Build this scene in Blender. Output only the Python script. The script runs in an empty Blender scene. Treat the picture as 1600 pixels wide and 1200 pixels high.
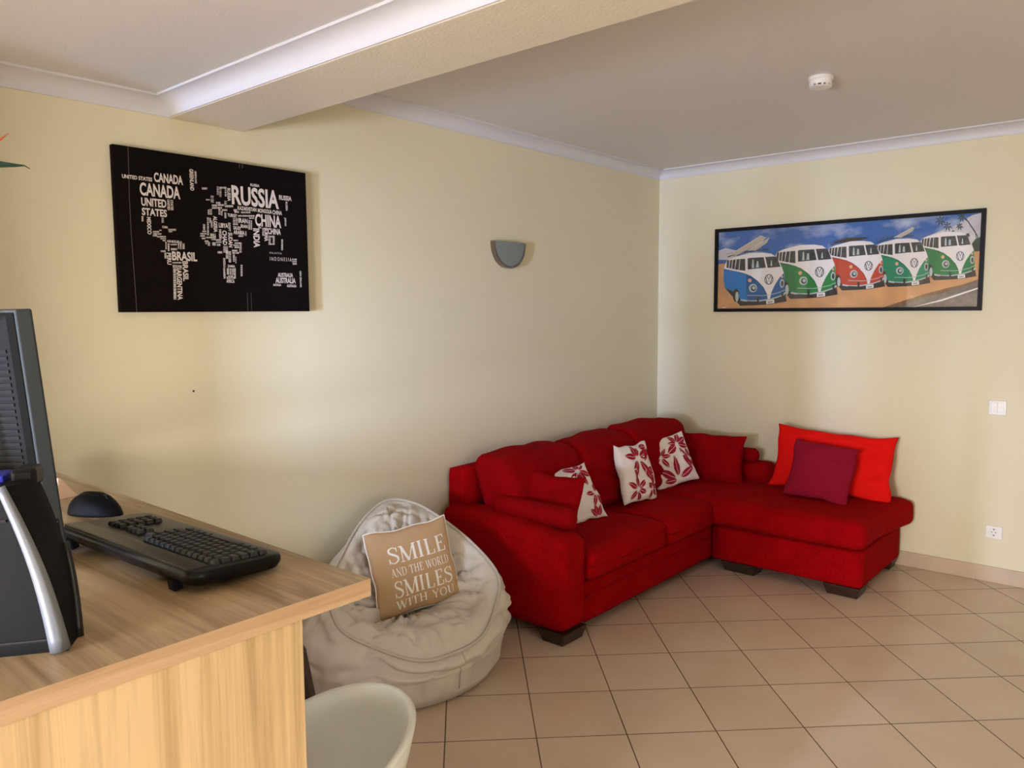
import bpy, bmesh, math, random
import numpy as np
from mathutils import Vector, Matrix, noise

random.seed(7)
SC = bpy.context.scene
COL = SC.collection

# ------------------------------------------------------------------ camera
CAM = (2.9342, -5.0487, 1.55)
YAW, PITCH, ROLL, FOCAL_PX = 0.7112, 0.0928, -0.0069, 1221.4
f = Vector((-math.sin(YAW) * math.cos(PITCH), math.cos(YAW) * math.cos(PITCH), -math.sin(PITCH)))
r0 = Vector((math.cos(YAW), math.sin(YAW), 0))
u0 = r0.cross(f)
rr = r0 * math.cos(ROLL) + u0 * math.sin(ROLL)
uu = -r0 * math.sin(ROLL) + u0 * math.cos(ROLL)
cd = bpy.data.cameras.new('camera')
cam = bpy.data.objects.new('camera', cd)
COL.objects.link(cam)
m = Matrix((rr, uu, -f)).transposed().to_4x4()
m.translation = CAM
cam.matrix_world = m
cd.sensor_fit = 'HORIZONTAL'
cd.sensor_width = 36.0
cd.lens = 36.0 * FOCAL_PX / 1600.0
cd.clip_start = 0.02
SC.camera = cam

# ------------------------------------------------------------------ view + light
SC.view_settings.view_transform = 'Standard'
SC.view_settings.look = 'None'
SC.view_settings.gamma = 1.0
SC.view_settings.use_curve_mapping = False
SC.view_settings.exposure = 0.06

world = bpy.data.worlds.new('world')
SC.world = world
world.use_nodes = True
bg = world.node_tree.nodes['Background']
bg.inputs[0].default_value = (0.75, 0.85, 1.0, 1)
bg.inputs[1].default_value = 1.0


def area_light(name, loc, target, sx, sy, power, color):
    ld = bpy.data.lights.new(name, 'AREA')
    ld.shape = 'RECTANGLE'
    ld.size, ld.size_y = sx, sy
    ld.energy = power
    ld.color = color
    o = bpy.data.objects.new(name, ld)
    COL.objects.link(o)
    o.location = loc
    d = Vector(target) - Vector(loc)
    o.rotation_euler = d.to_track_quat('-Z', 'Y').to_euler()
    return o


# bright outdoors seen through the doorway behind the camera
area_light('daylight_door', (1.75, -8.90, 1.30), (0.6, -3.0, 1.35), 0.35, 1.5, 780, (0.50, 0.64, 1.0))
# lamp before the closed wall behind the camera, for an inferred unseen window
area_light('daylight_window', (2.36, -8.17, 1.15), (1.9, 0.0, 1.0), 1.0, 1.6, 250, (1.0, 0.925, 0.82))
# fill lamp added at the closed side wall to lift the left wall
area_light('side_fill', (5.46, -4.7, 1.4), (0.0, -4.3, 1.2), 1.2, 1.1, 24, (0.92, 0.97, 1.0))

# ------------------------------------------------------------------ materials
MATS = {}


def srgb(r, g, b):
    def c(v):
        v /= 255.0
        return v / 12.92 if v <= 0.04045 else ((v + 0.055) / 1.055) ** 2.4
    return (c(r), c(g), c(b), 1.0)


class NT:
    def __init__(self, name):
        self.m = bpy.data.materials.new(name)
        self.m.use_nodes = True
        self.t = self.m.node_tree
        self.b = self.t.nodes['Principled BSDF']

    def n(self, typ, **kw):
        nd = self.t.nodes.new(typ)
        for k, v in kw.items():
            setattr(nd, k, v)
        return nd

    def l(self, a, b):
        self.t.links.new(a, b)


def mat(name, col, rough=0.6, metal=0.0, spec=0.5, sheen=0.0, bump=None, var=None, coat=0.0):
    """plain procedural material; bump=(scale, strength, dist), var=(scale, amount)"""
    if name in MATS:
        return MATS[name]
    k = NT(name)
    b = k.b
    b.inputs['Base Color'].default_value = col
    b.inputs['Roughness'].default_value = rough
    b.inputs['Metallic'].default_value = metal
    b.inputs['Specular IOR Level'].default_value = spec
    b.inputs['Sheen Weight'].default_value = sheen
    b.inputs['Coat Weight'].default_value = coat
    tc = k.n('ShaderNodeTexCoord')
    if var:
        nz = k.n('ShaderNodeTexNoise')
        nz.inputs['Scale'].default_value = var[0]
        nz.inputs['Detail'].default_value = 4
        k.l(tc.outputs['Object'], nz.inputs['Vector'])
        rp = k.n('ShaderNodeValToRGB')
        rp.color_ramp.elements[0].position = 0.3
        rp.color_ramp.elements[1].position = 0.7
        rp.color_ramp.elements[0].color = [c * (1 - var[1]) for c in col[:3]] + [1]
        rp.color_ramp.elements[1].color = [min(1, c * (1 + var[1])) for c in col[:3]] + [1]
        k.l(nz.outputs['Fac'], rp.inputs['Fac'])
        k.l(rp.outputs['Color'], b.inputs['Base Color'])
    if bump:
        nz = k.n('ShaderNodeTexNoise')
        nz.inputs['Scale'].default_value = bump[0]
        nz.inputs['Detail'].default_value = 3
        k.l(tc.outputs['Object'], nz.inputs['Vector'])
        bp = k.n('ShaderNodeBump')
        bp.inputs['Strength'].default_value = bump[1]
        bp.inputs['Distance'].default_value = bump[2]
        k.l(nz.outputs['Fac'], bp.inputs['Height'])
        k.l(bp.outputs['Normal'], b.inputs['Normal'])
    MATS[name] = k.m
    return k.m


def fabric(name, col, var=0.25, scale=(900, 900, 900), rough=0.95, sheen=0.3, slub=0.2):
    """woven cloth: fine thread bump plus slubby colour"""
    if name in MATS:
        return MATS[name]
    k = NT(name)
    b = k.b
    b.inputs['Roughness'].default_value = rough
    b.inputs['Specular IOR Level'].default_value = 0.06
    b.inputs['Sheen Weight'].default_value = sheen
    b.inputs['Sheen Tint'].default_value = col
    tc = k.n('ShaderNodeTexCoord')
    mp = k.n('ShaderNodeMapping')
    mp.inputs['Scale'].default_value = scale
    k.l(tc.outputs['Object'], mp.inputs['Vector'])
    nz = k.n('ShaderNodeTexNoise')
    nz.inputs['Scale'].default_value = 1.0
    nz.inputs['Detail'].default_value = 2
    k.l(mp.outputs['Vector'], nz.inputs['Vector'])
    big = k.n('ShaderNodeTexNoise')
    big.inputs['Scale'].default_value = 9
    k.l(tc.outputs['Object'], big.inputs['Vector'])
    mx = k.n('ShaderNodeMix', data_type='FLOAT')
    mx.inputs['Factor'].default_value = slub
    k.l(nz.outputs['Fac'], mx.inputs[2])
    k.l(big.outputs['Fac'], mx.inputs[3])
    rp = k.n('ShaderNodeValToRGB')
    rp.color_ramp.elements[0].position = 0.32
    rp.color_ramp.elements[1].position = 0.68
    rp.color_ramp.elements[0].color = [c * (1 - var) for c in col[:3]] + [1]
    rp.color_ramp.elements[1].color = [min(1, c * (1 + var)) for c in col[:3]] + [1]
    k.l(mx.outputs[0], rp.inputs['Fac'])
    k.l(rp.outputs['Color'], b.inputs['Base Color'])
    bp = k.n('ShaderNodeBump')
    bp.inputs['Strength'].default_value = 0.5
    bp.inputs['Distance'].default_value = 0.002
    k.l(nz.outputs['Fac'], bp.inputs['Height'])
    k.l(bp.outputs['Normal'], b.inputs['Normal'])
    MATS[name] = k.m
    return k.m


def wood(name, light, dark, scale, rough=0.42):
    """oak laminate; scale stretches the grain along one axis"""
    if name in MATS:
        return MATS[name]
    k = NT(name)
    tc = k.n('ShaderNodeTexCoord')
    mp = k.n('ShaderNodeMapping')
    mp.inputs['Scale'].default_value = scale
    k.l(tc.outputs['Object'], mp.inputs['Vector'])
    wob = k.n('ShaderNodeTexNoise')
    wob.inputs['Scale'].default_value = 0.35
    wob.inputs['Detail'].default_value = 3
    k.l(mp.outputs['Vector'], wob.inputs['Vector'])
    nz = k.n('ShaderNodeTexNoise')
    nz.inputs['Scale'].default_value = 1.0
    nz.inputs['Detail'].default_value = 6
    nz.inputs['Roughness'].default_value = 0.65
    nz.inputs['Distortion'].default_value = 0.6
    k.l(mp.outputs['Vector'], nz.inputs['Vector'])
    mx = k.n('ShaderNodeMix', data_type='FLOAT')
    mx.inputs['Factor'].default_value = 0.4
    k.l(nz.outputs['Fac'], mx.inputs[2])
    k.l(wob.outputs['Fac'], mx.inputs[3])
    rp = k.n('ShaderNodeValToRGB')
    rp.color_ramp.elements[0].position = 0.40
    rp.color_ramp.elements[1].position = 0.58
    rp.color_ramp.elements[0].color = dark
    rp.color_ramp.elements[1].color = light
    k.l(mx.outputs[0], rp.inputs['Fac'])
    k.l(rp.outputs['Color'], k.b.inputs['Base Color'])
    k.b.inputs['Roughness'].default_value = rough
    bp = k.n('ShaderNodeBump')
    bp.inputs['Strength'].default_value = 0.15
    bp.inputs['Distance'].default_value = 0.001
    k.l(nz.outputs['Fac'], bp.inputs['Height'])
    k.l(bp.outputs['Normal'], k.b.inputs['Normal'])
    MATS[name] = k.m
    return k.m


def tile_floor():
    k = NT('floor_tiles')
    geo = k.n('ShaderNodeNewGeometry')
    mp = k.n('ShaderNodeMapping', vector_type='TEXTURE')
    mp.inputs['Location'].default_value = (0.7566, -2.4597, 0)
    mp.inputs['Rotation'].default_value = (0, 0, 0.7719)
    mp.inputs['Scale'].default_value = (0.3332, 0.3332, 1)
    k.l(geo.outputs['Position'], mp.inputs['Vector'])
    br = k.n('ShaderNodeTexBrick')
    br.offset = 0.0
    br.squash = 1.0
    br.inputs['Scale'].default_value = 1.0
    br.inputs['Brick Width'].default_value = 1.0
    br.inputs['Row Height'].default_value = 1.0
    br.inputs['Mortar Size'].default_value = 0.0075
    br.inputs['Mortar Smooth'].default_value = 0.2
    br.inputs['Bias'].default_value = 0.0
    br.inputs['Color1'].default_value = srgb(218, 196, 174)
    br.inputs['Color2'].default_value = srgb(211, 188, 165)
    br.inputs['Mortar'].default_value = srgb(104, 78, 56)
    k.l(mp.outputs['Vector'], br.inputs['Vector'])
    nz = k.n('ShaderNodeTexNoise')
    nz.inputs['Scale'].default_value = 3.0
    nz.inputs['Detail'].default_value = 5
    k.l(geo.outputs['Position'], nz.inputs['Vector'])
    hs = k.n('ShaderNodeMix', data_type='RGBA', blend_type='SOFT_LIGHT')
    hs.inputs['Factor'].default_value = 0.35
    k.l(br.outputs['Color'], hs.inputs[6])
    k.l(nz.outputs['Fac'], hs.inputs[7])
    k.l(hs.outputs[2], k.b.inputs['Base Color'])
    ro = k.n('ShaderNodeMapRange')
    ro.inputs[3].default_value = 0.30
    ro.inputs[4].default_value = 0.75
    k.l(br.outputs['Fac'], ro.inputs[0])
    k.l(ro.outputs[0], k.b.inputs['Roughness'])
    bp = k.n('ShaderNodeBump', invert=True)
    bp.inputs['Strength'].default_value = 0.6
    bp.inputs['Distance'].default_value = 0.002
    k.l(br.outputs['Fac'], bp.inputs['Height'])
    k.l(bp.outputs['Normal'], k.b.inputs['Normal'])
    return k.m


M_WALL = mat('wall_paint_cream', srgb(224, 216, 188), 0.8, spec=0.04, bump=(60, 0.12, 0.003))
M_CEIL = mat('ceiling_paint', srgb(214, 210, 206), 0.5, spec=0.3, bump=(170, 0.22, 0.003))
M_BEAM = mat('beam_paint', srgb(222, 212, 192), 0.42, bump=(120, 0.3, 0.004))
M_COVE = mat('cove_plaster', srgb(213, 212, 216), 0.5)
M_SKIRT = mat('skirting_tile', srgb(196, 174, 150), 0.4, var=(6, 0.06))
M_FLOOR = tile_floor()
RED = srgb(152, 3, 10)
M_RED = fabric('red_chenille', RED, 0.42, (420, 420, 130), sheen=0.02)
M_REDC = fabric('red_chenille_cushion', srgb(144, 4, 12), 0.40, (420, 130, 420), sheen=0.02)
M_BRED = fabric('bright_red_cotton', srgb(232, 22, 18), 0.08, (700, 700, 700), rough=0.7, sheen=0.1)
M_PLUM = fabric('plum_red_cotton', srgb(142, 22, 44), 0.14, (900, 900, 900), sheen=0.15)
M_WHITE = fabric('white_cotton', srgb(250, 242, 240), 0.05, (900, 900, 900), sheen=0.1)
M_PETAL = fabric('printed_petal_red', srgb(170, 38, 62), 0.25, (300, 300, 300), sheen=0.0)
M_BAG = mat('bag_leatherette', srgb(215, 207, 195), 0.5, spec=0.4, bump=(350, 0.12, 0.001))
M_BAGW = mat('bag_welt', srgb(202, 194, 181), 0.5)
M_TAN = fabric('tan_canvas', srgb(200, 166, 128), 0.08, (1100, 1100, 1100), sheen=0.05)
M_CREAM = fabric('cream_print', srgb(255, 252, 246), 0.0, (1100, 1100, 1100), sheen=0.0)
M_DKWOOD = mat('dark_stained_wood', srgb(52, 32, 24), 0.45, var=(30, 0.3))
OAK_L, OAK_D = srgb(214, 182, 138), srgb(178, 142, 100)
M_TOP = wood('oak_top', srgb(180, 155, 118), srgb(138, 113, 82), (2.2, 42, 42))
M_EDGE = wood('oak_edge', srgb(206, 174, 138), srgb(184, 150, 116), (30, 2.0, 60))
M_PANEL = wood('oak_panel', srgb(226, 198, 152), srgb(188, 158, 116), (44, 44, 1.6))
M_BLK = mat('black_plastic', srgb(16, 16, 17), 0.6, spec=0.14, bump=(900, 0.1, 0.0005))
M_KEY = mat('key_plastic', srgb(36, 37, 40), 0.45)
M_GLOSS = mat('black_gloss_plastic', srgb(12, 12, 13), 0.32, spec=0.22)
M_STRIP = mat('piano_strip', srgb(34, 31, 27), 0.32, spec=0.3)
M_SLATE = mat('slate_grey_plastic', srgb(60, 64, 66), 0.6, spec=0.2)
M_HOUS = mat('dark_grey_plastic', srgb(21, 22, 22), 0.7, spec=0.12)
M_SILV = mat('silver_plastic', srgb(124, 128, 134), 0.42, metal=0.3)
M_BLUE = mat('blue_plastic', srgb(24, 34, 150), 0.4)
M_LBL = mat('label_white', srgb(210, 212, 214), 0.6)
M_CHROME = mat('satin_chrome', srgb(150, 140, 132), 0.16, metal=1.0)
M_SCONCE = mat('brushed_silver_glass', srgb(140, 150, 152), 0.45, metal=0.5)
M_PLASTIC = mat('white_plastic', srgb(235, 230, 224), 0.35)
M_HOLE = mat('dark_recess', srgb(30, 24, 22), 0.7)
M_SHELL = mat('white_shell_plastic', srgb(232, 234, 224), 0.3)
M_FRAME = mat('black_frame', srgb(12, 10, 10), 0.5, spec=0.2)
M_CANVAS = mat('black_canvas', srgb(18, 12, 11), 0.9, spec=0.08, bump=(1200, 0.15, 0.0005))
M_INK = mat('grey_print_ink', srgb(214, 204, 200), 0.8)
M_FOLD = mat('canvas_crease', srgb(96, 90, 88), 0.8)
M_LEAF = mat('leaf_green', srgb(38, 74, 58), 0.4, var=(25, 0.25))
M_ORANGE = mat('petal_orange', srgb(226, 110, 46), 0.5, var=(30, 0.15))
M_STEM = mat('stem_green', srgb(70, 100, 60), 0.5)
M_BEIGE = mat('beige_card', srgb(226, 196, 168), 0.6)


def glass_mat():
    k = NT('picture_glass')
    t = k.t
    t.nodes.remove(k.b)
    out = [n for n in t.nodes if n.type == 'OUTPUT_MATERIAL'][0]
    tr = k.n('ShaderNodeBsdfTransparent')
    gl = k.n('ShaderNodeBsdfGlossy')
    gl.inputs['Roughness'].default_value = 0.03
    fr = k.n('ShaderNodeFresnel')
    fr.inputs['IOR'].default_value = 1.45
    mx = k.n('ShaderNodeMixShader')
    k.l(fr.outputs[0], mx.inputs[0])
    k.l(tr.outputs[0], mx.inputs[1])
    k.l(gl.outputs[0], mx.inputs[2])
    k.l(mx.outputs[0], out.inputs['Surface'])
    return k.m


M_GLASS = glass_mat()

# ------------------------------------------------------------------ object helpers


def tag(o, label=None, cat=None, group=None, kind=None):
    if label:
        o['label'] = label
    if cat:
        o['category'] = cat
    if group:
        o['group'] = group
    if kind:
        o['kind'] = kind
    return o


def empty(name, loc, rot=None):
    o = bpy.data.objects.new(name, None)
    COL.objects.link(o)
    if rot is not None:
        mm = rot.to_4x4()
        mm.translation = loc
        o.matrix_world = mm
    else:
        o.location = loc
    o.empty_display_size = 0.05
    return o


class MB:
    """mesh builder"""

    def __init__(self):
        self.v, self.f, self.mi = [], [], []

    def add(self, verts, faces, mi=0, M=None):
        k = len(self.v)
        for p in verts:
            p = Vector(p)
            self.v.append(M @ p if M is not None else p)
        for fc in faces:
            self.f.append([i + k for i in fc])
            self.mi.append(mi)
        return self

    def box(self, lo, hi, mi=0, M=None):
        x0, y0, z0 = lo
        x1, y1, z1 = hi
        v = [(x0, y0, z0), (x1, y0, z0), (x1, y1, z0), (x0, y1, z0), (x0, y0, z1), (x1, y0, z1), (x1, y1, z1), (x0, y1, z1)]
        fs = [(0, 3, 2, 1), (4, 5, 6, 7), (0, 1, 5, 4), (1, 2, 6, 5), (2, 3, 7, 6), (3, 0, 4, 7)]
        return self.add(v, fs, mi, M)

    def loft(self, rings, cap0=True, cap1=True, mi=0, closed=True):
        n = len(rings[0])
        vs = [p for rg in rings for p in rg]
        fs = []
        for i in range(len(rings) - 1):
            for j in range(n if closed else n - 1):
                a, b = i * n + j, i * n + (j + 1) % n
                fs.append((a, b, b + n, a + n))
        if cap0:
            fs.append(tuple(reversed(range(n))))
        if cap1:
            fs.append(tuple(range((len(rings) - 1) * n, len(rings) * n)))
        return self.add(vs, fs, mi)

    def tube(self, pts, rad, seg=8, closed=False, mi=0, flat=1.0):
        pts = [Vector(p) for p in pts]
        n = len(pts)
        rings = []
        prev = None
        for i, p in enumerate(pts):
            if closed:
                d = pts[(i + 1) % n] - pts[i - 1]
            else:
                d = pts[min(i + 1, n - 1)] - pts[max(i - 1, 0)]
            d.normalize()
            if prev is None:
                a = Vector((0, 0, 1)) if abs(d.z) < 0.9 else Vector((1, 0, 0))
                s = d.cross(a).normalized()
            else:
                s = (prev - d * prev.dot(d)).normalized()
            prev = s
            t = d.cross(s)
            rd = rad[i] if isinstance(rad, (list, tuple)) else rad
            rings.append([p + (s * math.cos(k * 2 * math.pi / seg) + t * math.sin(k * 2 * math.pi / seg) * flat) * rd for k in range(seg)])
        if closed:
            rings.append(rings[0])
            return self.loft(rings, False, False, mi)
        return self.loft(rings, True, True, mi)

    def lathe(self, prof, seg=32, M=None, mi=0, cap=True):
        """prof list of (radius, z) from bottom to top"""
        rings = [[Vector((rd * math.cos(k * 2 * math.pi / seg), rd * math.sin(k * 2 * math.pi / seg), z)) for k in range(seg)] for rd, z in prof]
        if M is not None:
            rings = [[M @ p for p in rg] for rg in rings]
        return self.loft(rings, cap, cap, mi)

    def build(self, name, mats, parent=None, smooth=False, loc=None, bevel=0.0, fix=True):
        me = bpy.data.meshes.new(name)
        me.from_pydata([tuple(p) for p in self.v], [], self.f)
        if not isinstance(mats, (list, tuple)):
            mats = [mats]
        for mm in mats:
            me.materials.append(mm)
        me.polygons.foreach_set('material_index', self.mi)
        if fix:
            bm = bmesh.new()
            bm.from_mesh(me)
            bmesh.ops.recalc_face_normals(bm, faces=bm.faces)
            bm.to_mesh(me)
            bm.free()
        if smooth:
            me.polygons.foreach_set('use_smooth', [True] * len(me.polygons))
            if smooth != 'all':
                me.set_sharp_from_angle(angle=math.radians(40))
        me.update()
        o = bpy.data.objects.new(name, me)
        COL.objects.link(o)
        if parent is not None:
            o.parent = parent
        if loc is not None:
            o.location = loc
        if bevel:
            md = o.modifiers.new('bevel', 'BEVEL')
            md.width = bevel
            md.segments = 2
            md.limit_method = 'ANGLE'
            md.angle_limit = math.radians(40)
        return o


def structure(name, mb, m, **kw):
    o = mb.build(name, m, **kw)
    o['kind'] = 'structure'
    return o


def softbox(size, rad, seg=14, crown=(0, 0, 0), nz=0.0, nscale=6.0, seed=0, deform=None):
    """rounded upholstered block centred on the origin"""
    hx, hy, hz = [s / 2 for s in size]
    bm = bmesh.new()
    bmesh.ops.create_cube(bm, size=2.0)
    bmesh.ops.subdivide_edges(bm, edges=bm.edges[:], cuts=seg, use_grid_fill=True)
    rad = min(rad, hx, hy, hz)
    off = Vector((seed * 3.7, seed * 1.3, seed * 2.1))
    for v in bm.verts:
        c = v.co.copy()
        # concentrate grid lines near the edges
        g = [math.copysign(1 - (1 - abs(a)) ** 1.0, a) for a in c]
        p = Vector((g[0] * hx, g[1] * hy, g[2] * hz))
        q = Vector((max(-hx + rad, min(hx - rad, p.x)), max(-hy + rad, min(hy - rad, p.y)), max(-hz + rad, min(hz - rad, p.z))))
        d = p - q
        if d.length > 1e-9:
            p = q + d.normalized() * rad
        a, b, e = c
        p.x += math.copysign(crown[0], a) * (1 - b * b) * (1 - e * e) * abs(a) ** 3
        p.y += math.copysign(crown[1], b) * (1 - a * a) * (1 - e * e) * abs(b) ** 3
        p.z += math.copysign(crown[2], e) * (1 - a * a) * (1 - b * b) * abs(e) ** 3
        if nz:
            w = noise.noise_vector((p + off) * nscale)
            p += w * nz
        if deform:
            p = deform(p, c)
        v.co = p
    vs = [v.co.copy() for v in bm.verts]
    bm.verts.index_update()
    fs = [[v.index for v in fc.verts] for fc in bm.faces]
    bm.free()
    return vs, fs


class Pillow:
    def __init__(self, w, h, t, pinch=0.07, seed=0, wr=0.006, power=0.42, sag=0.0, wave=0.010, droop=0.0):
        self.w, self.h, self.t, self.pinch, self.seed, self.wr, self.power, self.sag = w, h, t, pinch, seed, wr, power, sag
        self.wave, self.droop = wave, droop

    def pt(self, u, v, side=1, off=0.0):
        x = self.w / 2 * u * (1 - self.pinch * (1 - v * v) * u * u)
        y = self.h / 2 * v * (1 - self.pinch * (1 - u * u) * v * v)
        k = max(0.0, (1 - u * u) * (1 - v * v))
        th = self.t / 2 * k ** self.power * (1 + self.sag * (-v))
        p = Vector((x * 7, y * 7, side * 3.1 + self.seed * 5.3))
        n1 = noise.noise(p) + 0.6 * noise.noise(p * 2.3)
        rid = abs(noise.noise(Vector((u * 1.5 + self.seed, v * 4.0, side * 2.0 + self.seed)))) - 0.3
        th += self.wr * (n1 + rid * 1.2) * min(1.0, k * 2.5)
        # gentle waviness of the outline
        ey = self.wave * noise.noise(Vector((u * 2.0, self.seed * 2.2, v))) * abs(v) - self.droop * (1 - u * u) * max(0, v) ** 2
        ex = self.wave * noise.noise(Vector((v * 2.0, self.seed * 3.1, 9 + u))) * abs(u)
        return Vector((x + ex, y + ey, side * (th + off)))

    def mesh(self, mb, n=30, mi=0):
        def g(i):
            s = -1 + 2 * i / n
            return math.sin(s * math.pi / 2) * 0.55 + s * 0.45
        idx = {}
        vs, fs = [], []
        for side in (1, -1):
            for i in range(n + 1):
                for j in range(n + 1):
                    edge = i in (0, n) or j in (0, n)
                    if edge and side == -1:
                        idx[(side, i, j)] = idx[(1, i, j)]
                        continue
                    idx[(side, i, j)] = len(vs)
                    vs.append(self.pt(g(i), g(j), side))
            for i in range(n):
                for j in range(n):
                    q = [idx[(side, i, j)], idx[(side, i + 1, j)], idx[(side, i + 1, j + 1)], idx[(side, i, j + 1)]]
                    fs.append(q if side == 1 else q[::-1])
        mb.add(vs, fs, mi)
        return mb

    def edge(self, n=24):
        pts = []
        for a, b, fix in ((-1, 1, 'b'), (-1, 1, 'r'), (1, -1, 't'), (1, -1, 'l')):
            for i in range(n):
                s = a + (b - a) * i / n
                u, v = {'b': (s, -1), 'r': (1, s), 't': (s, 1), 'l': (-1, s)}[fix]
                pts.append(self.pt(u, v, 1))
        return pts


def frame_rot(xa, nrm):
    """rotation whose local x is near xa and local z is nrm"""
    n = Vector(nrm).normalized()
    x = Vector(xa)
    x = (x - n * x.dot(n)).normalized()
    return Matrix((x, n.cross(x), n)).transposed()


# ribbons (strokes) as quads, used for lettering and printed marks
def ribbon(pts, wid, close=False):
    pts = [Vector((p[0], p[1])) for p in pts]
    n = len(pts)
    L, Rr = [], []
    for i, p in enumerate(pts):
        d = pts[min(i + 1, n - 1)] - pts[max(i - 1, 0)]
        if d.length < 1e-9:
            d = Vector((1, 0))
        d.normalize()
        s = Vector((-d.y, d.x))
        w = wid[i] if isinstance(wid, (list, tuple)) else wid
        L.append(p + s * w / 2)
        Rr.append(p - s * w / 2)
    quads = []
    for i in range(n - 1):
        quads.append([L[i], Rr[i], Rr[i + 1], L[i + 1]])
    return quads


def smooth_path(pts, wid, n=6):
    """Catmull-Rom through pts with widths"""
    P = [Vector((p[0], p[1], w)) for p, w in zip(pts, wid)]
    out = []
    for i in range(len(P) - 1):
        p0, p1, p2, p3 = P[max(i - 1, 0)], P[i], P[i + 1], P[min(i + 2, len(P) - 1)]
        for k in range(n):
            t = k / n
            out.append(0.5 * ((2 * p1) + (p2 - p0) * t + (2 * p0 - 5 * p1 + 4 * p2 - p3) * t * t + (3 * p1 - p0 - 3 * p2 + p3) * t ** 3))
    out.append(P[-1])
    return [(q.x, q.y) for q in out], [q.z for q in out]


def subdiv_line(a, b, w, n=6):
    return ribbon([(a[0] + (b[0] - a[0]) * i / n, a[1] + (b[1] - a[1]) * i / n) for i in range(n + 1)], w)


# =================================================================== SETTING
ZC, ZL, ZB = 2.542, 2.341, 2.279       # main ceiling, lower ceiling over the desk, beam soffit
BY0, BY1 = -3.605, -3.300              # beam faces
XE, YE = 5.5, -8.2                     # far extents of the room behind the camera
TH = 0.15

mb = MB().box((-TH, YE - TH, -0.12), (XE + TH, TH, 0))
structure('floor', mb, M_FLOOR)
structure('wall_left', MB().box((-TH, YE - TH, 0), (0, TH, 2.75)), M_WALL)
structure('wall_right', MB().box((0, 0, 0), (XE + TH, TH, 2.75)), M_WALL)
# wall behind the camera, with a narrow doorway to the bright hall; an unseen pier added to cut the daylight on the left wall
DX0, DX1 = 1.25, 1.73
mb = MB().box((0, YE - TH, 0), (DX0, YE, 2.75)).box((DX1, YE - TH, 0), (XE + TH, YE, 2.75)).box((DX0, YE - TH, 2.1), (DX1, YE, 2.75))
structure('wall_back', mb, M_WALL)
structure('shade_pier', MB().box((0, -4.96, 0), (0.475, -4.82, ZL)), M_WALL)
structure('ceiling_beam', MB().box((0, -6.15, 1.72), (XE, -5.95, ZL)), M_BEAM)  # unseen beam, added low to shade the cove and ceiling from the daylight


def window(name, y, x0, x1, z0, z1, turn=False):
    """added white frame and drawn blind on a solid wall; the daylight itself is the lamp in front of it"""
    P = (lambda a, b, c: (a, b, c)) if not turn else (lambda a, b, c: (b, a, c))
    fr = MB()
    for lo, hi in (((x0 - .06, z0 - .06), (x1 + .06, z0)), ((x0 - .06, z1), (x1 + .06, z1 + .06)), ((x0 - .06, z0), (x0, z1)), ((x1, z0), (x1 + .06, z1))):
        p, q = P(lo[0], y, lo[1]), P(hi[0], y + (0.02 if not turn else -0.02), hi[1])
        fr.box([min(a, b) for a, b in zip(p, q)], [max(a, b) for a, b in zip(p, q)])
    p, q = P(x0, y, z0), P(x1, y + (0.006 if not turn else -0.006), z1)
    fr.box([min(a, b) for a, b in zip(p, q)], [max(a, b) for a, b in zip(p, q)])
    structure(name, fr, M_COVE)


window('added_window_1', YE, 1.86, 2.86, 0.35, 1.95)  # added frame and blind without an opening; a lamp stands before it
window('added_window_2', XE, -5.3, -4.1, 0.85, 1.95, True)  # added dressing behind the side fill lamp; the wall has no opening
structure('wall_side', MB().box((XE, YE, 0), (XE + TH, 0, 2.75)), M_WALL)
structure('ceiling', MB().box((0, BY1, ZC), (XE, 0, 2.75)), M_CEIL)
structure('ceiling', MB().box((0, YE, ZL), (XE, BY0, 2.75)), M_CEIL)
structure('ceiling_beam', MB().box((0, BY0, ZB), (XE, BY1, 2.75)), M_BEAM, bevel=0.004)


def cove_profile(d, h):
    """(out, down) points, from the wall foot to the ceiling lip"""
    pts = [(0.0, -h), (0.006, -h), (0.006, -h + 0.006)]
    n = 10
    for i in range(n + 1):
        a = math.pi / 2 * i / n
        pts.append((0.006 + (d - 0.016) * (1 - math.cos(a)), -h + 0.006 + (h - 0.014) * math.sin(a)))
    pts += [(d - 0.010, -0.008), (d, -0.008), (d, 0.0), (0.0, 0.0)]
    return pts


def cove(name, stations):
    """stations: list of (base point, outward dir) for each end, mitred"""
    prof = cove_profile(0.078, 0.060)
    rings = []
    for base, out in stations:
        rings.append([Vector(base) + Vector(out) * o + Vector((0, 0, z)) for o, z in prof])
    return structure(name, MB().loft(rings), M_COVE, smooth=True)


cove('trim_1', [((0, BY1, ZC), (1, 1, 0)), ((0, 0, ZC), (1, -1, 0))])
cove('trim_2', [((0, 0, ZC), (1, -1, 0)), ((XE, 0, ZC), (-1, -1, 0))])
cove('trim_3', [((0, YE, ZL), (1, 1, 0)), ((0, BY0, ZL), (1, -1, 0))])
cove('trim_4', [((0, BY0, ZL), (1, -1, 0)), ((XE, BY0, ZL), (-1, -1, 0))])
cove('trim_5', [((0, BY1, ZC), (1, 1, 0)), ((XE, BY1, ZC), (-1, 1, 0))])
structure('baseboard_right', MB().box((0, -0.012, 0), (XE, 0, 0.088)), M_SKIRT, bevel=0.002)
structure('baseboard_left', MB().box((0, YE, 0), (0.012, -0.012, 0.088)), M_SKIRT, bevel=0.002)

# =================================================================== SOFA
sofa = empty('corner_sofa', (0.5, -1.2, 0))
tag(sofa, 'red chenille corner sofa with chaise end and dark wooden block feet along two walls', 'sofa')


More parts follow.
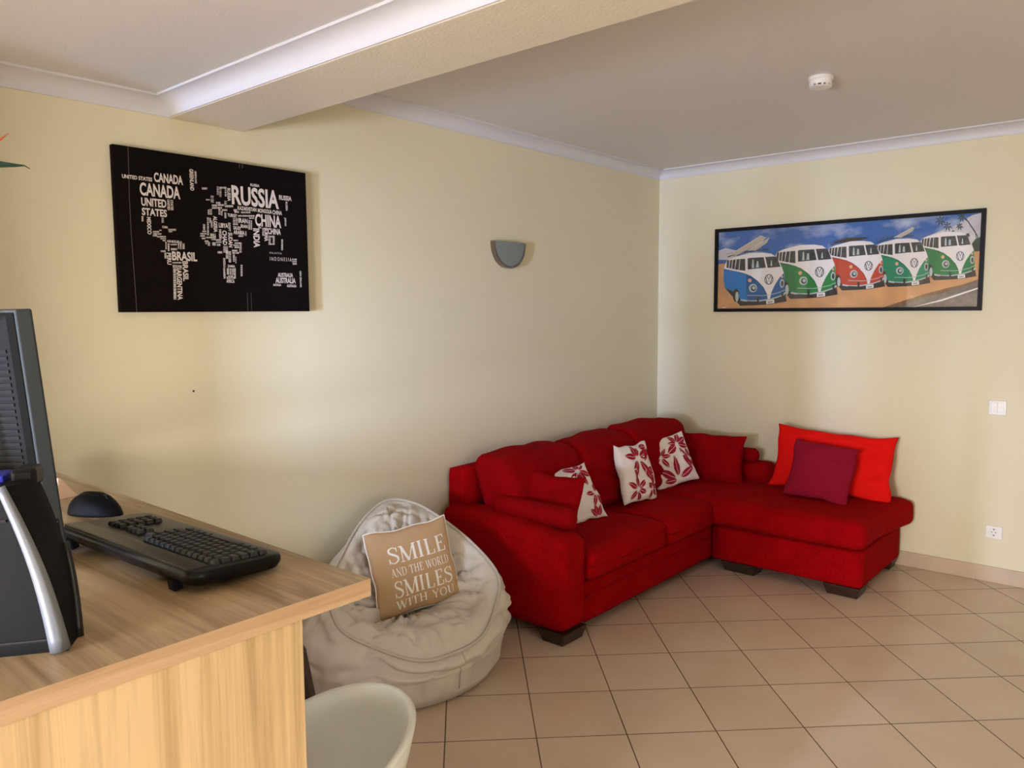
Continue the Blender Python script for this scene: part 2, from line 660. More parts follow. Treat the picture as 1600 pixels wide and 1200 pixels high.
def put(name, vs_fs, loc, mt, parent, Mx=None, smooth='all', inv=True):
    """add a local mesh at a world place, under a parent that sits unrotated at its own location"""
    o = MB().add(vs_fs[0], vs_fs[1]).build(name, mt, parent, smooth=smooth)
    o.matrix_parent_inverse = Matrix.Identity(4)
    mm = Mx.to_4x4() if Mx is not None else Matrix.Identity(4)
    mm.translation = Vector(loc) - parent.location
    o.matrix_local = mm
    return o


def fbox(name, lo, hi, rad, mt=None, parent=sofa, seg=14, **kw):
    lo, hi = Vector(lo), Vector(hi)
    return put(name, softbox(hi - lo, rad, seg, **kw), (lo + hi) / 2, mt or M_RED, parent)


# near arm (towards the camera), slopes a little to the front
def arm_def(p, c):
    p = p.copy()
    if c.z > 0:
        p.z -= 0.045 * (c.x * 0.5 + 0.5) ** 1.5 * c.z
    return p


fbox('arm', (0.04, -2.272, 0.058), (0.845, -2.078, 0.548), 0.05, seg=18, deform=arm_def, crown=(0, 0.004, 0.012), nz=0.004, seed=1)
fbox('arm', (0.04, -0.215, 0.058), (0.955, -0.025, 0.548), 0.06, seg=18, crown=(0, 0.004, 0.01), nz=0.003, seed=2)
fbox('back_frame', (0.018, -2.19, 0.058), (0.135, -0.03, 0.735), 0.02, seg=14, nz=0.003, seed=3)
fbox('base', (0.10, -2.08, 0.055), (0.826, -0.30, 0.258), 0.012, seg=10)
pip = MB().tube([(0.829, -2.075 + 0.06 * i, 0.186) for i in range(22)], 0.005, 6)
o = pip.build('piping', M_RED, sofa, smooth='all', loc=-sofa.location)
fbox('chaise_base', (0.835, -0.785, 0.055), (1.698, -0.03, 0.262), 0.02, seg=12, nz=0.002, seed=4)


def seat_def(p, c):
    p = p.copy()
    if c.z > 0:
        p.z -= 0.012 * max(0, c.x) ** 3
    return p


fbox('seat_cushion', (0.28, -2.072, 0.256), (0.862, -1.352, 0.418), 0.042, seg=20, crown=(0.012, 0, 0.018), nz=0.006, nscale=5, seed=5, deform=seat_def)
fbox('seat_cushion', (0.28, -1.346, 0.256), (0.866, -0.79, 0.418), 0.042, seg=20, crown=(0.012, 0, 0.020), nz=0.006, nscale=5, seed=6, deform=seat_def)


def chaise_def(p, c):
    p = p.copy()
    # the outer back corner swells past the base
    p.x += 0.05 * max(0, c.x) ** 4 * max(0, c.y + 0.2) ** 1.0
    return p


fbox('chaise_cushion', (0.34, -0.812, 0.262), (1.712, -0.022, 0.425), 0.05, seg=24, crown=(0.01, 0.012, 0.014), nz=0.005, nscale=4, seed=7, deform=chaise_def)


def back_cushion(y0, y1, top, seed, lean=0.22, xoff=0.0):
    h = top - 0.415
    vs, fs = softbox((0.235, y1 - y0, h), 0.062, 24, crown=(0.05, 0.0, 0.012), nz=0.018, nscale=5.0, seed=seed)
    vs2 = []
    for p in vs:
        q = p.copy()
        t = (p.z / h + 0.5)
        # sagging fold lines towards the bottom of the front face
        if p.x > 0:
            q.x += 0.010 * math.sin(t * 26 + p.y * 7 + seed) * math.exp(-((t - 0.38) / 0.22) ** 2)
        q.x -= lean * (t - 0.5) * h * 1.0
        q.x += 0.035 * (1 - t)
        vs2.append(q)
    o = put('back_cushion', (vs2, fs), (0.275 + xoff, (y0 + y1) / 2, 0.415 + h / 2), M_REDC, sofa)
    return o


back_cushion(-2.125, -1.475, 0.800, 11)
back_cushion(-1.49, -0.885, 0.798, 12)
back_cushion(-0.90, -0.235, 0.815, 13)


def capsule(x0, x1, y, z, rad, tilt=0.0):
    pts, rs = [], []
    for i in range(7):
        pts.append((x0 + rad * 0.7 * (i / 6) ** 2, 0, 0))
        rs.append(max(0.004, rad * math.sin(math.acos(max(-1, 1 - (i / 6) ** 2)))))
    N = 12
    a0, a1 = x0 + rad * 0.7, x1 - rad * 0.7
    for i in range(1, N):
        pts.append((a0 + (a1 - a0) * i / N, 0, 0))
        rs.append(rad * (1 + 0.03 * math.sin(i * 1.7)))
    for i in range(6, -1, -1):
        pts.append((x1 - rad * 0.7 * (i / 6) ** 2, 0, 0))
        rs.append(max(0.004, rad * math.sin(math.acos(max(-1, 1 - (i / 6) ** 2)))))
    P = [(p[0] - sofa.location.x, y - sofa.location.y, z + tilt * ((p[0] - x0) / (x1 - x0) - 0.5)) for p in pts]
    return MB().tube(P, rs, 20).build('bolster', M_REDC, sofa, smooth='all')


capsule(0.31, 0.80, -2.125, 0.568, 0.052, tilt=-0.005)
capsule(0.34, 0.85, -0.150, 0.590, 0.050)


def block_foot(x0, y0, x1, y1, h=0.06, s=0.018):
    rg = lambda k, z: [Vector((x0 + k, y0 + k, z)), Vector((x1 - k, y0 + k, z)), Vector((x1 - k, y1 - k, z)), Vector((x0 + k, y1 - k, z))]
    rings = [[p - sofa.location for p in rg(s, 0)], [p - sofa.location for p in rg(0, h)]]
    MB().loft(rings).build('foot', M_DKWOOD, sofa, bevel=0.003)


block_foot(0.69, -2.275, 0.845, -2.085)
block_foot(0.05, -2.27, 0.18, -2.10)
block_foot(0.90, -0.79, 1.12, -0.66)
block_foot(1.50, -0.79, 1.695, -0.64)
block_foot(1.55, -0.17, 1.69, -0.04)
block_foot(0.05, -0.20, 0.18, -0.04)


# ------------------------------------------------------------------ scatter cushions
def scatter(name, mt, pil, c, xa, nrm, label, cat, group=None, decals=None, dmat=None):
    mb = MB()
    pil.mesh(mb)
    if decals:
        for poly in decals:
            for side in (1,):
                mb.add([pil.pt(u, v, side, 0.0014) for u, v in poly], [list(range(len(poly)))], 1)
    o = mb.build(name, [mt] + ([dmat] if dmat else []), None, smooth='all', fix=False)
    R = frame_rot(xa, nrm).to_4x4()
    R.translation = c
    o.matrix_world = R
    tag(o, label, cat, group)
    return o


def petal(cx, cy, ang, r0, r1, wd, asp=1.0):
    """one leaf-like petal split along a bare midrib; returns small polys in uv"""
    polys = []
    ca, sa = math.cos(ang), math.sin(ang)
    N = 8
    for s in (1, -1):
        prev = None
        for i in range(N + 1):
            t = i / N
            rr_ = r0 + (r1 - r0) * t
            w = 0.85 * wd * (math.sin(math.pi * t ** 0.85) ** 0.8) if 0 < t < 1 else 0.0
            a = (rr_, s * 0.06 * wd)
            b = (rr_, s * max(0.06 * wd, w))
            cur = [(cx + (q[0] * ca - q[1] * sa), cy + (q[0] * sa + q[1] * ca) * asp) for q in (a, b)]
            if prev:
                polys.append([prev[0], prev[1], cur[1], cur[0]] if s < 0 else [prev[0], cur[0], cur[1], prev[1]])
            prev = cur
    return polys


def clip(polys):
    return [p for p in polys if all(abs(u) < 0.985 and abs(v) < 0.985 for u, v in p)]


def flower(cx, cy, specs, asp=1.0):
    out = []
    for deg, r1, wd in specs:
        out += petal(cx, cy, math.radians(deg), 0.07 * r1 / 0.4, r1 * 1.22, wd * 1.12, asp)
    return clip(out)


WGRP = 'white floral cushions on the sofa'
dec1 = flower(0.42, 0.72, [(40, 0.42, 0.13), (-25, 0.5, 0.13), (-75, 0.5, 0.14), (-130, 0.62, 0.2), (165, 0.5, 0.13), (100, 0.25, 0.1)]) \
    + flower(0.72, -0.15, [(60, 0.3, 0.09), (-60, 0.42, 0.1), (180, 0.35, 0.09), (-120, 0.4, 0.1)]) \
    + flower(-0.45, 0.1, [(95, 0.42, 0.1), (30, 0.4, 0.1), (160, 0.4, 0.1), (-60, 0.4, 0.1)]) \
    + flower(0.55, -1.0, [(100, 0.4, 0.1), (60, 0.42, 0.12), (130, 0.35, 0.1)])
scatter('scatter_cushion', M_WHITE, Pillow(0.33, 0.33, 0.10, seed=1.3, pinch=0.09, wr=0.011, wave=0.014), (0.49, -1.715, 0.565), (0.228, 0.971, 0.066), (0.811, -0.227, 0.539),
        'white cushion with red flowers, half hidden behind the red cushion at the near arm', 'cushion', WGRP, dec1, M_PETAL)
dec2 = flower(-0.05, 0.50, [(10, 0.72, 0.17), (-52, 0.95, 0.16), (-120, 0.62, 0.16), (168, 0.55, 0.12), (112, 0.40, 0.14), (75, 0.32, 0.10)]) \
    + flower(-0.38, -0.55, [(85, 0.42, 0.1), (30, 0.46, 0.1), (-20, 0.4, 0.1), (-75, 0.42, 0.1), (-140, 0.4, 0.1), (150, 0.46, 0.1)]) \
    + flower(0.55, -0.62, [(80, 0.36, 0.09), (20, 0.3, 0.09), (-40, 0.3, 0.09), (-120, 0.35, 0.1), (150, 0.32, 0.09)]) \
    + flower(0.80, -0.12, [(150, 0.34, 0.14), (230, 0.4, 0.14)]) \
    + flower(0.78, 0.80, [(170, 0.42, 0.12), (230, 0.5, 0.12), (280, 0.46, 0.1)])
scatter('scatter_cushion', M_WHITE, Pillow(0.30, 0.35, 0.115, seed=2.1, pinch=0.08, wr=0.011, wave=0.014), (0.535, -1.165, 0.603), (-0.05, 0.999, -0.06), (0.955, -0.10, 0.275),
        'narrow looking white cushion with red flowers in the middle of the sofa', 'cushion', WGRP, dec2, M_PETAL)
dec3 = flower(0.36, 0.55, [(60, 0.45, 0.12), (15, 0.5, 0.14), (-72, 0.95, 0.14), (205, 0.55, 0.16), (120, 0.42, 0.12), (165, 0.35, 0.09), (-20, 0.5, 0.12)]) \
    + flower(-0.62, 0.22, [(95, 0.34, 0.09), (40, 0.36, 0.08), (-5, 0.38, 0.09), (-60, 0.45, 0.1), (150, 0.4, 0.09), (210, 0.34, 0.1)]) \
    + flower(-0.05, -0.82, [(88, 0.80, 0.15), (25, 0.75, 0.15), (145, 0.85, 0.16), (175, 0.55, 0.12)]) \
    + flower(0.80, -0.10, [(100, 0.35, 0.09), (-70, 0.42, 0.08), (200, 0.28, 0.09), (40, 0.25, 0.08), (-110, 0.3, 0.07)])
scatter('scatter_cushion', M_WHITE, Pillow(0.33, 0.33, 0.115, seed=3.7, pinch=0.06, wr=0.011, wave=0.014), (0.46, -0.62, 0.583), (0.383, 0.911, 0.154), (0.835, -0.413, 0.365),
        'square white cushion with red flowers nearest the corner, leaning left', 'cushion', WGRP, dec3, M_PETAL)
scatter('scatter_cushion', M_REDC, Pillow(0.42, 0.30, 0.115, seed=4.4, pinch=0.05, wr=0.012, wave=0.012), (0.50, -1.975, 0.580), (1.0, 0.10, -0.01), (0.12, -0.93, 0.34),
        'red sofa-fabric cushion propped inside the near arm above the bolster', 'cushion', 'red sofa-fabric arm cushions')
scatter('scatter_cushion', M_REDC, Pillow(0.49, 0.33, 0.14, seed=5.9, pinch=0.05, wr=0.018, wave=0.016), (0.575, -0.300, 0.565), (0.998, -0.03, 0.03), (-0.03, -0.985, 0.17),
        'red sofa-fabric cushion leaning on the far arm in the room corner', 'cushion', 'red sofa-fabric arm cushions')
scatter('bed_pillow', M_BRED, Pillow(0.70, 0.41, 0.13, seed=6.2, pinch=0.06, wr=0.022, power=0.5, wave=0.022, droop=0.022), (1.337, -0.20, 0.617), (0.985, 0.16, -0.05), (0.15, -0.90, 0.40),
        'large bright red pillow leaning against the right wall on the chaise', 'pillow')
scatter('scatter_cushion', M_PLUM, Pillow(0.37, 0.36, 0.12, seed=7.5, pinch=0.05, wr=0.012, wave=0.014), (1.335, -0.385, 0.590), (0.991, 0.083, -0.09), (0.122, -0.87, 0.478),
        'dark plum-red square cushion in front of the bright red pillow', 'cushion')

# =================================================================== BEAN BAG
bag = empty('bean_bag', (0.43, -2.88, 0))
tag(bag, 'beige leatherette bean bag with welted seat slumped against the left wall', 'bean bag')
RING = [(0.281, -3.094, 0.500), (0.178, -2.890, 0.609), (0.147, -2.725, 0.669), (0.21, -2.631, 0.658), (0.327, -2.578, 0.605), (0.521, -2.545, 0.503),
        (0.692, -2.563, 0.402), (0.775, -2.653, 0.332), (0.850, -2.830, 0.245), (0.821, -3.007, 0.216), (0.768, -3.109, 0.220), (0.657, -3.195, 0.261),
        (0.525, -3.262, 0.318), (0.42, -3.24, 0.385), (0.335, -3.18, 0.445)]
NB = 220


def closed_spline(P, n):
    P = [Vector(p) for p in P]
    k = len(P)
    out = []
    for i in range(n):
        s = i / n * k
        a = int(s) % k
        t = s - int(s)
        p0, p1, p2, p3 = P[a - 1], P[a], P[(a + 1) % k], P[(a + 2) % k]
        out.append(0.5 * ((2 * p1) + (p2 - p0) * t + (2 * p0 - 5 * p1 + 4 * p2 - p3) * t * t + (3 * p1 - p0 - 3 * p2 + p3) * t ** 3))
    return out


ring = closed_spline(RING, NB)
cen = sum(ring, Vector()) / NB
BN = Vector((0.481, -0.217, 0.85)).normalized()
CB = Vector((0.43, -2.875, 0))


def ell(ang, ax, ay, z):
    return Vector((CB.x + ax * math.cos(ang), CB.y + ay * math.sin(ang), z))


rings = []
angs = [math.atan2(p.y - CB.y, p.x - CB.x) for p in ring]


def ridge(v):
    return max(0.0, 1 - abs(noise.noise(v)) * 3.2) ** 1.5


def fold(p, s=1.0):
    """slack leatherette: long creases that run round the bag, plus soft lumps"""
    ang = math.atan2(p.y - CB.y, p.x - CB.x)
    w = noise.noise(p * 4.0) * 0.6
    a = noise.noise(p * 4.5) * 0.012
    b = ridge(Vector((ang * 1.3 + w, p.z * 9.0 + ang * 0.9 + w, 1.7)))
    c = ridge(Vector((ang * 2.6 + w, p.z * 13.0 - ang * 1.6, 8.2)))
    d = ridge(Vector((ang * 5.0 + w, p.z * 5.0, 4.4)))
    return s * (a - b * 0.030 - c * 0.016 - d * 0.008 + 0.012)


# outside: floor -> bulge -> welt
levels = [(0.80, 0.004, 0.0), (0.93, 0.012, 0.0), (1.00, 0.060, 0.0), (1.035, 0.13, 0.0)]
for k, z, _ in levels:
    rg = []
    for a in angs:
        p = ell(a, 0.395 * k, 0.455 * k, z)
        if z > 0.03:
            d = Vector((math.cos(a), math.sin(a), 0))
            p += d * fold(p, 0.7)
        p.x = max(p.x, 0.018)
        rg.append(p)
    rings.append(rg)
NS = 26
for s in range(1, NS + 1):
    t = s / NS
    rg = []
    for a, q in zip(angs, ring):
        b = ell(a, 0.395 * 1.035, 0.455 * 1.035, 0.13)
        d = Vector((math.cos(a), math.sin(a), 0))
        p = b.lerp(q, t)
        p.z = b.z + (q.z - b.z) * (t ** 0.9)
        hgt = q.z - b.z
        p += d * (math.sin(math.pi * t) * (0.018 + 0.085 * hgt))
        # pleats running down from the welt at the front
        p += d * fold(p, 1.0) * math.sin(math.pi * min(1, t * 1.0)) ** 0.6
        p.x = max(p.x, 0.018)
        rg.append(p)
    rings.append(rg)
# seat panel: welt -> hollow
sx = Vector((0.853, -0.388, -0.582)).normalized()   # downhill, in the ring plane
sx = (sx - BN * sx.dot(BN)).normalized()
sy = BN.cross(sx)
NI = 44
for s in range(1, NI):
    t = 1 - s / NI
    rg = []
    for q in ring:
        p = cen.lerp(q, t)
        w = p - cen
        a, b = w.dot(sx), w.dot(sy)
        dent = -0.175 * math.exp(-((a - 0.00) / 0.16) ** 2 - (b / 0.24) ** 2)
        puff = 0.055 * math.exp(-((a - 0.27) / 0.12) ** 2 - (b / 0.30) ** 2) + 0.045 * math.exp(-((a + 0.30) / 0.13) ** 2 - (b / 0.18) ** 2)
        rim = min(1, (1 - t) * 5)
        rho = math.hypot(a, b)
        th = math.atan2(b, a)
        wob = noise.noise(p * 5.0) * 0.7
        wr = noise.noise(p * 7 + Vector((3, 1, 5))) * 0.016 - 0.032 * ridge(Vector((th * 2.4 + wob, rho * 4.0, 2.0))) - 0.024 * ridge(Vector((th * 1.1, rho * 11.0 + wob, 6.0))) \
            - 0.018 * ridge(Vector((th * 4.5, rho * 5.0 + wob, 11.0))) + 0.012
        p = p + BN * ((dent + puff + wr) * rim + 0.012 * math.sin(math.pi * min(1, (1 - t) * 3)))
        rg.append(p)
    rings.append(rg)
MB().loft([[p - bag.location for p in rg] for rg in rings]).build('cover', M_BAG, bag, smooth='all')
bag_cover = bag.children[0]
wl = MB()
outer = [p + Vector((math.cos(a), math.sin(a), 0)) * 0.004 + BN * 0.004 - bag.location for p, a in zip(ring, angs)]
wl.tube(outer, 0.0065, 8, closed=True)
wl.build('welt', M_BAGW, bag_cover, smooth='all')
seam_i = min(range(NB), key=lambda i: (ring[i] - Vector((0.83, -2.93, 0.23))).length)
MB().tube([rings[k][seam_i] - bag.location + Vector((math.cos(angs[seam_i]), math.sin(angs[seam_i]), 0)) * 0.001 for k in range(2, 4 + NS)], 0.003, 6).build('seam', M_BAGW, bag_cover, smooth='all')

# ------------------------------------------------------------------ SMILE cushion
SER = 0.05


def glyph(ch):
    """strokes of a roman serif capital: list of (points, widths); cap height 1"""
    T, t = 0.150, 0.058
    S = []

    def st(a, b, w):
        S.append(([a, ((a[0] + b[0]) / 2, (a[1] + b[1]) / 2), b], [w] * 3))

    def sf(x, y, h=0.13):
        st((x - h, y), (x + h, y), SER)
    lo, hi = 0.025, 0.975

    def cv(pts, w):
        S.append(smooth_path(pts, w, 5))
    if ch == 'I':
        st((.18, 0), (.18, 1), T); sf(.18, lo); sf(.18, hi); w = .36
    elif ch == 'L':
        st((.2, 0), (.2, 1), T); sf(.2, hi); st((.07, lo), (.62, lo), SER); st((.615, 0), (.635, .25), t); w = .66
    elif ch == 'E':
        st((.2, 0), (.2, 1), T); st((.07, lo), (.62, lo), SER); st((.615, 0), (.635, .25), t)
        st((.07, hi), (.58, hi), SER); st((.58, 1), (.59, .78), t); st((.2, .52), (.46, .52), t); st((.46, .42), (.46, .62), t); w = .68
    elif ch == 'M':
        st((.14, 0), (.14, 1), t); st((.13, 1), (.49, .02), T); st((.49, .02), (.85, 1), t); st((.86, 0), (.86, 1), T)
        sf(.14, lo, .12); sf(.86, lo, .14); st((.0, hi), (.2, hi), SER); st((.8, hi), (1.0, hi), SER); w = 1.0
    elif ch == 'S':
        cv([(.54, .72), (.52, .88), (.32, .98), (.12, .86), (.12, .68), (.32, .54), (.52, .40), (.54, .18), (.32, .02), (.10, .12), (.06, .32)],
           [.04, .05, .055, .10, .12, .14, .13, .10, .055, .05, .04])
        st((.545, .70), (.545, .98), t); st((.055, .02), (.055, .32), t); w = .62
    elif ch == 'A':
        st((.10, 0), (.40, 1), t); st((.38, 1), (.72, 0), T); st((.20, .34), (.60, .34), t); sf(.10, lo, .11); sf(.72, lo, .13); w = .84
    elif ch == 'N':
        st((.14, 0), (.14, 1), t); st((.12, 1), (.74, .02), T); st((.74, 0), (.74, 1), t); sf(.14, lo, .12); st((.0, hi), (.2, hi), SER); sf(.74, hi, .12); w = .86
    elif ch == 'D':
        st((.2, 0), (.2, 1), T); st((.07, lo), (.4, lo), SER); st((.07, hi), (.4, hi), SER)
        cv([(.36, .975), (.58, .93), (.74, .74), (.78, .5), (.74, .26), (.58, .07), (.36, .025)], [.05, .065, .12, .135, .12, .065, .05]); w = .86
    elif ch == 'T':
        st((.37, 0), (.37, 1), T); sf(.37, lo); st((.03, hi), (.71, hi), SER); st((.045, 1), (.035, .76), t); st((.695, 1), (.705, .76), t); w = .74
    elif ch == 'H':
        for x in (.19, .71):
            st((x, 0), (x, 1), T); sf(x, lo); sf(x, hi)
        st((.19, .52), (.71, .52), t); w = .90
    elif ch == 'W':
        st((.10, 1), (.36, 0), T); st((.36, 0), (.58, .98), t); st((.54, 1), (.82, 0), T); st((.82, 0), (1.06, 1), t)
        sf(.10, hi, .12); sf(1.06, hi, .11); sf(.56, hi, .09); w = 1.16
    elif ch == 'O':
        P, Wd = [], []
        for i in range(25):
            a = i / 24 * 2 * math.pi
            P.append((.43 + .355 * math.cos(a), .5 + .465 * math.sin(a)))
            Wd.append(.055 + .085 * abs(math.cos(a)) ** 1.5)
        S.append((P, Wd)); w = .86
    elif ch == 'R':
        st((.2, 0), (.2, 1), T); sf(.2, lo); st((.07, hi), (.4, hi), SER)
        cv([(.36, .975), (.54, .93), (.60, .75), (.54, .57), (.30, .51)], [.05, .07, .13, .07, .05]); st((.40, .52), (.70, 0), T); sf(.74, lo, .08); w = .80
    elif ch == 'Y':
        st((.10, 1), (.40, .45), T); st((.70, 1), (.40, .45), t); st((.40, .5), (.40, 0), T); sf(.40, lo); sf(.10, hi, .12); sf(.70, hi, .11); w = .80
    elif ch == 'U':
        cv([(.19, 1), (.19, .6), (.19, .3), (.28, .08), (.46, .02), (.62, .10), (.70, .3), (.70, .6), (.70, 1)], [T, T, T, .11, .06, .05, t, t, t])
        sf(.19, hi); sf(.70, hi, .11); w = .86
    else:
        w = .4
    return S, w


def serif_line(text, x0, x1, y0, y1):
    """quads of one line of text stretched into the box"""
    adv, gs = 0.0, []
    for ch in text:
        S, w = glyph(ch)
        gs.append((adv, S))
        adv += w + 0.06
    adv -= 0.06
    kx, ky = (x1 - x0) / adv, (y1 - y0)
    quads = []
    for a, S in gs:
        for pts, wd in S:
            for q in ribbon(pts, wd):
                quads.append([(x0 + (p.x + a) * kx, y0 + p.y * ky) for p in q])
    return quads


PIL = Pillow(0.375, 0.365, 0.115, seed=8.8, pinch=0.04, wr=0.005)
qd = []
for text, v0, v1 in (('SMILE', .19, .385), ('AND THE WORLD', .44, .535), ('SMILES', .585, .775), ('WITH YOU', .81, .91)):
    qd += serif_line(text, -1 + 2 * .20, -1 + 2 * .92, 1 - 2 * v1, 1 - 2 * v0)
cush = scatter('scatter_cushion', M_TAN, PIL, (0.462, -2.842, 0.452), (0.375, 0.92, 0.115), (0.885, -0.40, 0.235),
               'tan cushion lettered SMILE AND THE WORLD SMILES WITH YOU on the bean bag', 'cushion', None, qd, M_CREAM)
MB().tube(PIL.edge(), 0.0035, 6, closed=True).build('piping', M_CREAM, cush, smooth='all')['label'] = 'cream piped edge'

# =================================================================== DESK
DZ, DXR, DYF = 1.08, 1.862, -4.192
desk = empty('reception_desk', (1.1, -4.5, 0))
tag(desk, 'high oak laminate desk with thick top in the left foreground', 'desk')
dl = desk.location


def dbox(name, lo, hi, mt, parent=desk, bevel=0.0012):
    c = (Vector(lo) + Vector(hi)) / 2
    h = (Vector(hi) - Vector(lo)) / 2
    return MB().box(-h, h).build(name, mt, parent, loc=c - parent.location, bevel=bevel)


dbox('desktop', (0.15, -4.80, DZ - 0.0315), (DXR - 0.002, DYF, DZ), M_TOP)
dbox('edge_strip', (DXR - 0.002, -4.80, DZ - 0.0315), (DXR, DYF, DZ - 0.0003), M_EDGE, bevel=0)
dbox('end_panel', (DXR - 0.026, -4.79, 0.0), (DXR - 0.004, -4.332, DZ - 0.0325), M_PANEL)
for y in (-4.70, -4.28):
    dbox('leg', (0.20, y - 0.025, 0.0), (0.25, y + 0.025, DZ - 0.0325), M_DKWOOD)
dbox('shade_panel', (0.192, -4.79, 0.05), (DXR - 0.026, -4.77, 0.90), M_PANEL)  # unseen panel, height set to hold back daylight under the desk
lg = MB().tube([Vector(p) - dl for p in ((1.36, -4.215, DZ - 0.033), (1.36, -4.022, 0.74), (1.36, -3.995, 0.59), (1.36, -3.900, 0.0))], 0.026, 8)
lg.build('leg', M_DKWOOD, desk)['label'] = 'dark splayed leg behind the oak end panel'

# ------------------------------------------------------------------ keyboard
kb = empty('keyboard', (1.459, -4.366, DZ), Matrix.Rotation(math.radians(3.0), 3, 'Z'))
tag(kb, 'black computer keyboard with raised rear feet on the oak desk', 'keyboard')
# local: x along the length (+x = photo right), +y away from the camera (user side); tilted up to -y
KL, KD = 0.505, 0.190
TILT = math.radians(3.4)
KM = Matrix.Translation((0, 0, 0.0280)) @ Matrix.Rotation(-TILT, 4, 'X')


def rrect(hx, hy, rad, n=6, bow=0.0):
    pts = []
    for cx, cy, a0 in ((hx - rad, hy - rad, 0), (-hx + rad, hy - rad, 90), (-hx + rad, -hy + rad, 180), (hx - rad, -hy + rad, 270)):
        for i in range(n + 1):
            a = math.radians(a0 + 90 * i / n)
            pts.append((cx + rad * math.cos(a), cy + rad * math.sin(a)))
    # bowed long sides
    return [(x, y + bow * math.copysign(1, y) * (1 - (x / hx) ** 2)) for x, y in pts]


def slab(hx, hy, rad, zs, M=None, bow=0.0):
    """zs: list of (inset, z)"""
    rings = [[Vector((p[0], p[1], z)) for p in rrect(hx - i, hy - i, max(0.002, rad - i * 0.5), 6, bow)] for i, z in zs]
    if M is not None:
        rings = [[M @ p for p in rg] for rg in rings]
    return rings


MB().loft(slab(KL / 2, KD / 2, 0.03, [(0.014, -0.0195), (0.005, -0.015), (0.0, -0.004), (0.0005, 0.003), (0.003, 0.008), (0.008, 0.010)], KM)).build('case', M_GLOSS, kb, smooth=True)
MB().loft(slab(0.240, 0.020, 0.012, [(0, 0.0095), (0.001, 0.0115), (0.004, 0.012)], KM @ Matrix.Translation((-0.005, -0.068, 0)))).build('media_strip', M_STRIP, kb, smooth=True)
for sx in (0.186, -0.205):
    MB().loft(slab(0.012, 0.008, 0.003, [(0, 0.0027), (0.001, 0.022)], Matrix.Translation((sx, -0.084, 0.0)) @ Matrix.Rotation(0.25, 4, 'X'))).build('foot', M_BLK, kb)


def key(x, y, w, d):
    M2 = KM @ Matrix.Translation((x, y, 0.0098))
    MB().loft(slab(w / 2, d / 2, 0.002, [(0, 0), (0.0006, 0.003), (0.0022, 0.0068), (0.0032, 0.0070)], M2)).build('key', M_KEY, kb, smooth=True)


pit = 0.0188
ky0 = -0.036       # function row, next to the media strip
xL = 0.235         # user's left end = photo right
rows = [
    (0.0125, [1, 1, 1, 1, 1, 1, 1, 1, 1, 1, 1, 1, 1]),
    (0.016, [1, 1, 1, 1, 1, 1, 1, 1, 1, 1, 1, 1, 1, 1.6]),
    (0.016, [1.4, 1, 1, 1, 1, 1, 1, 1, 1, 1, 1, 1, 1, 1.2]),
    (0.016, [1.7, 1, 1, 1, 1, 1, 1, 1, 1, 1, 1, 1, 1.9]),
    (0.016, [1.25, 1, 1, 1, 1, 1, 1, 1, 1, 1, 1, 1, 2.3]),
    (0.016, [1.3, 1.1, 1.2, 5.6, 1.2, 1.1, 1.1, 1.3]),
]
y = ky0
for ri, (dp, ws) in enumerate(rows):
    x = xL
    for w in ws:
        wid = w * pit
        key(x - wid / 2, y, wid - 0.003, dp - 0.0005 if ri == 0 else dp)
        x -= wid
    if ri in (1, 2):
        for i in range(3):
            key(-0.070 - i * pit, y, pit - 0.003, dp)
    if ri in (0, 1, 2, 3, 4, 5):
        for i in range(3 if ri != 0 else 0):
            key(-0.142 - i * pit, y, pit - 0.003, dp)
    y += (0.0185 if ri else 0.0195)

# ------------------------------------------------------------------ mouse
mouse = empty('computer_mouse', (0.995, -4.318, DZ), Matrix.Rotation(math.radians(22), 3, 'Z'))
tag(mouse, 'black computer mouse on the desk between keyboard and wall', 'mouse')


def mouse_pt(a, b):
    # a around, b 0..1 from base to top
    th = math.cos(b * math.pi / 2)
    ex = 0.074 * (1.0 + 0.08 * math.cos(a))
    x = ex * th ** 0.55 * math.cos(a)
    yv = 0.040 * th ** 0.55 * math.sin(a) * (1 - 0.15 * math.cos(a))
    z = 0.050 * math.sin(b * math.pi / 2) * (1 - 0.35 * (x / 0.07 - 0.15) ** 2 - 0.18 * x / 0.07)
    return Vector((x, yv, z))


rg = [[mouse_pt(2 * math.pi * i / 32, b) for i in range(32)] for b in (0, .08, .2, .35, .5, .65, .8, .9, .97)]
MB().loft(rg).build('shell', M_BLK, mouse, smooth='all')
MB().tube([Vector((x, 0.002, 0)) + Vector((0, 0, 0.001 + 0.050 * (1 - 0.35 * (x / 0.07 - 0.15) ** 2 - 0.18 * x / 0.07) * max(0.0, 1 - (abs(x) / 0.07) ** 3.6) ** 0.5)) for x in [-0.058 + 0.006 * i for i in range(14)]], 0.0012, 6).build('button_seam', M_GLOSS, mouse)
MB().lathe([(0.004, -0.004), (0.009, -0.003), (0.009, 0.003), (0.004, 0.004)], 16, Matrix.Translation((0.036, 0.0, 0.037)) @ Matrix.Rotation(math.pi / 2, 4, 'X')).build('scroll_wheel', M_GLOSS, mouse, smooth=True)

# ------------------------------------------------------------------ beige card holder behind the monitor
card = MB()
card.loft([[Vector((-.05, -.03, 0)), Vector((.05, -.03, 0)), Vector((.05, .03, 0)), Vector((-.05, .03, 0))],
           [Vector((-.045, -.004, .05)), Vector((.02, -.004, .05)), Vector((.02, .004, .05)), Vector((-.045, .004, .05))]])
o = card.build('card_holder', M_BEIGE, None, loc=(0.735, -4.315, DZ), bevel=0.002)
o.rotation_euler = (0, 0, 0.3)
tag(o, 'small beige wedge-shaped card holder peeking out behind the monitor', 'holder')

